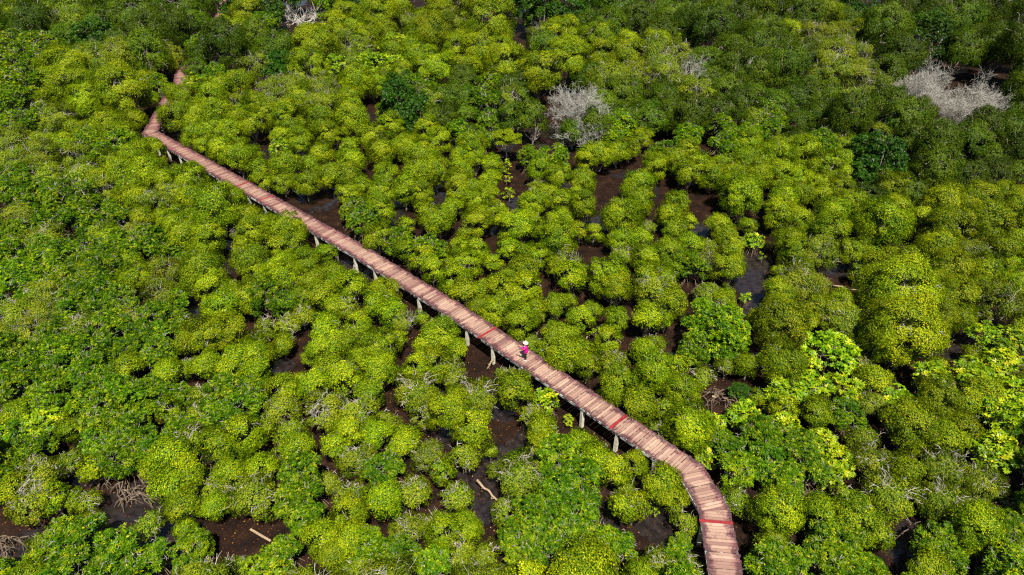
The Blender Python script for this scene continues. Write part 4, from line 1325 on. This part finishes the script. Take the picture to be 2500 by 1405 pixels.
# turquoise torn sheet beside the boardwalk
x, y = at(1797, 1243, .9)
tq = MB()
g_ = np.random.default_rng(61)
nxq, nyq = 9, 6
for lay in (0, -.012):
    for j in range(nyq):
        for i in range(nxq):
            u_, v_ = i / (nxq - 1) - .5, j / (nyq - 1) - .5
            tq.v.append((u_ * .52 + g_.normal() * .008 * (lay == 0), v_ * .36 + .05 * math.sin(u_ * 9), .05 * math.sin(u_ * 14 + v_ * 5) + .05 * abs(u_) + lay))
for j in range(nyq - 1):
    for i in range(nxq - 1):
        if i == 4 and j in (1, 2):
            continue
        k = j * nxq + i
        tq.f.append((k, k + 1, k + nxq + 1, k + nxq))
        k += nxq * nyq
        tq.f.append((k + nxq, k + nxq + 1, k + 1, k))
o = tag(link('plastic_sheet', tq.mesh('plastic_sheet', noise_mat('turquoise_plastic', [(.35, (.015, .085, .066)), (.55, (.035, .17, .13)), (.72, (.22, .28, .22))], 9, rough=.5)), None, (x, y, .95)),
        'torn turquoise plastic sheet caught on roots beside the boardwalk', 'litter')
o.rotation_euler = (.25, .1, -.35)

# a pale tree with white limbs under a lime cap, in the middle distance
x, y, R_ = fit(1236, 358, 42, 'T')
o = tag(bpy.data.objects.new('white_limbed_tree', None), 'pale tree with thick white limbs showing under a lime cap of leaves', 'tree')
COL.objects.link(o); o.location = (x, y, 0)
g_ = np.random.default_rng(71)
mb, tw = MB(), MB()
C = []
mb.tube([(0, 0, -.2), (.05, -.1, .7), (0, -.1, 1.3)], [.13, .11, .09], 6)
for k in range(11):
    a_ = 6.283 * k / 11 + g_.normal() * .15
    rad = R_ * g_.uniform(.55, .95)
    e = Vector((math.cos(a_) * rad, math.sin(a_) * rad, g_.uniform(1.9, 3.1)))
    b0 = Vector((0, -.1, 1.3))
    q1 = b0.lerp(e, .4) + Vector((g_.normal() * .12, g_.normal() * .12, -.15)); q2 = b0.lerp(e, .75) + Vector((g_.normal() * .12, g_.normal() * .12, 0))
    mb.tube([b0, q1, q2, e], [.065, .05, .04, .02], 5, caps=False)
    for j in range(4):
        f = q2.lerp(e, g_.random()); d = Vector((g_.normal(), g_.normal(), abs(g_.normal()) * .6)) * .35
        tw.tube([f, f + d * .6, f + d * 1.2 + Vector((0, 0, .15))], [.022, .018, .008], 3, caps=False)
    C.append((e.x * .85, e.y * .85, e.z + .1))
for k in range(14):
    a_, q = g_.uniform(0, 6.28), R_ * math.sqrt(g_.random()) * .7
    C.append((math.cos(a_) * q, math.sin(a_) * q, 3.2 + .35 * (1 - q / R_)))
C = np.array(C)
P = np.repeat(C, 420, 0); d = rnd_dir(g_, len(P)); d[:, 2] = np.abs(d[:, 2])
P = P + d * g_.uniform(.25, .48, (len(P), 1)) * np.array([1, 1, .6])
N = unit(d * .5 + np.array([0, 0, .6]) + g_.normal(size=d.shape) * .4)
A = unit(np.cross(N, rnd_dir(g_, len(P))))
link('trunk', mb.mesh('trunk', M['dead']), o)
link('twig_sprays', tw.mesh('twig_sprays', M['dead']), o)
link('crown', leaf_mesh('crown', P, A, N, .13, .07, .5 + g_.normal(size=len(P)) * .2, M['lime']), o)

# seedlings in the gaps
SAPL += [(1660, 575, 10), (1860, 590, 11), (1885, 600, 9), (1650, 395, 12), (560, 430, 14), (1500, 505, 8), (1580, 560, 9), (2255, 640, 12), (2150, 700, 11), (1720, 700, 10),
         (1238, 985, 12), (1395, 1022, 9), (1600, 1240, 10), (300, 1290, 8), (2330, 900, 12), (945, 470, 9), (1120, 520, 9)]
g_ = np.random.default_rng(81)
sap_protos = []
for v in range(4):
    C = np.stack([g_.normal(size=9) * .22, g_.normal(size=9) * .22, g_.uniform(.35, 1.05, 9)], 1)
    st = MB()
    st.tube([(0, 0, -.15), (.02, 0, .35), (0, .02, .8)], [.022, .017, .01], 5)
    for c_ in C:
        st.tube([(0, 0, .35), (c_[0] * .5, c_[1] * .5, c_[2] * .7 + .1), tuple(c_)], [.012, .009, .006], 3, caps=False)
    P = np.repeat(C, 22, 0) + g_.normal(size=(198, 3)) * .03
    A = rnd_dir(g_, 198); A[:, 2] = np.abs(A[:, 2]) * .5; A = unit(A)
    N = unit(g_.normal(size=A.shape) * .3 + np.array([0, 0, 1]))
    sap_protos.append((st.mesh('stem', M['bark']), leaf_mesh('crown', P, A, N, g_.uniform(.1, .17, 198), .07, .55 + g_.normal(size=198) * .22, M['yellow'])))
SAPS = []
for q, (px, py, pr) in enumerate(SAPL):
    x, y = at(px, py, .6)
    d_, n_ = deck_near(x, y)
    if d_ < 1.35:
        x, y = x + n_[0] * (1.35 - d_), y + n_[1] * (1.35 - d_)
    if any(math.hypot(x - a_, y - b_) < r_ * .75 for a_, b_, r_, k in PLACED):
        continue
    s = max(.7, pr * seen(x, y, .6)[2] / FPX / .40)
    o = bpy.data.objects.new('mangrove_seedling', None)
    COL.objects.link(o)
    o.location = (x, y, 0); o.scale = (s, s, s); o.rotation_euler = (0, 0, g_.uniform(0, 6.28))
    link('stem', sap_protos[q % 4][0], o); link('crown', sap_protos[q % 4][1], o)
    SAPS.append((o, x, y, .6 * s, .4 * s, 'S'))

# ------------------------------------------------------------------ what each tree is called
MARKS = [('the person in pink', 1283, 860), ("the boardwalk's sharp far bend", 365, 322), ("the boardwalk's curved near bend", 1712, 1170), ('the turquoise sheet', 1797, 1243),
         ('the big grey leafless tree', 1365, 262), ('the broad bleached dead tree', 2262, 205), ('the small grey dead treetop', 1690, 180), ('the bleached fallen branches', 735, 48),
         ('the long fallen trunk', 1190, 1200), ('the sawn board', 636, 1308), ('the branch across the water', 2070, 705), ('the pale standing stump', 1276, 122),
         ('the white-limbed tree', 1236, 358), ('the big root tangle', 325, 1205), ('the dense bare roots', 1765, 975), ('the overgrown end of the boardwalk', 440, 192),
         ('the far scrap of boardwalk', 530, 48), ('the upper right corner', 2500, 0), ('the upper left corner', 0, 0), ('the lower right corner', 2500, 1405), ('the lower left corner', 0, 1405),
         ("the left edge's midpoint", 0, 702), ("the right edge's midpoint", 2500, 702), ("the bottom edge's midpoint", 1250, 1405), ("the top edge's midpoint", 1250, 0),
         ("the boardwalk's bottom end", 1775, 1405), ('the leaning broken branch', 1197, 890), ('the pale bent roots', 2225, 1305)]
ORD = ['nearest', 'second', 'third', 'fourth', 'fifth', 'sixth', 'seventh', 'eighth', 'ninth', 'tenth', 'eleventh', 'twelfth'] + ['%dth' % i for i in range(13, 60)]
DIRS = ['right of', 'up-right of', 'above', 'up-left of', 'left of', 'down-left of', 'below', 'down-right of']
LOOK = {'S1': 'young ball-shaped lime mangrove', 'S3': 'broad domed lime mangrove', 'R': 'rounded lime mangrove', 'T': 'pale lime mangrove with bare grey twigs', 'G': 'glossy green mangrove', 'Y': 'yellow-tipped broad-leaved mangrove', 'F': 'olive feathery forest tree',
        'P': 'deep green dense tree', 'S': 'thin-stemmed mangrove seedling'}
KIND_NAME['S'], KIND_GROUP['S'] = 'mangrove_seedling', 'mangrove seedlings in the mud gaps'
allt = TREES + SAPS
for k in ('S1', 'S3', 'R', 'T', 'G', 'Y', 'F', 'P', 'S'):
    mem = [(o, *seen(x, y, h)[:2], Rr) for o, x, y, h, Rr, kk in allt if kk == k]
    if not mem:
        continue
    best = {}
    med = sorted(q[3] for q in mem)[len(mem) // 2]
    for name, mx_, my_ in MARKS:
        sect = {}
        for o, px, py, Rr in mem:
            dx, dy = px - mx_, my_ - py
            ds = math.hypot(dx, dy)
            if ds < 6:
                continue
            sct = int(((math.degrees(math.atan2(dy, dx)) + 22.5) % 360) // 45)
            sect.setdefault(sct, []).append((ds, o))
        for sct, lst in sect.items():
            lst.sort(key=lambda q: q[0])
            for i_, (ds, o) in enumerate(lst):
                sc_ = i_ + ds / 400
                if o not in best or sc_ < best[o][0]:
                    best[o] = (sc_, '%s of its kind %s %s' % (ORD[min(i_, len(ORD) - 1)], DIRS[sct], name))
    for o, px, py, Rr in mem:
        sz_ = 'large ' if Rr > med * 1.3 else ('small ' if Rr < med * .72 else '')
        lab = sz_ + LOOK[k] + ', ' + best[o][1]
        if len(lab.split()) > 16:
            lab = LOOK[k] + ', ' + best[o][1]
        if len(lab.split()) > 16:
            lab = lab.replace('pale lime mangrove with bare grey twigs', 'twiggy grey-lime mangrove').replace(' with bare grey twigs', '')
        tag(o, lab, 'seedling' if k == 'S' else 'tree', KIND_GROUP[k])
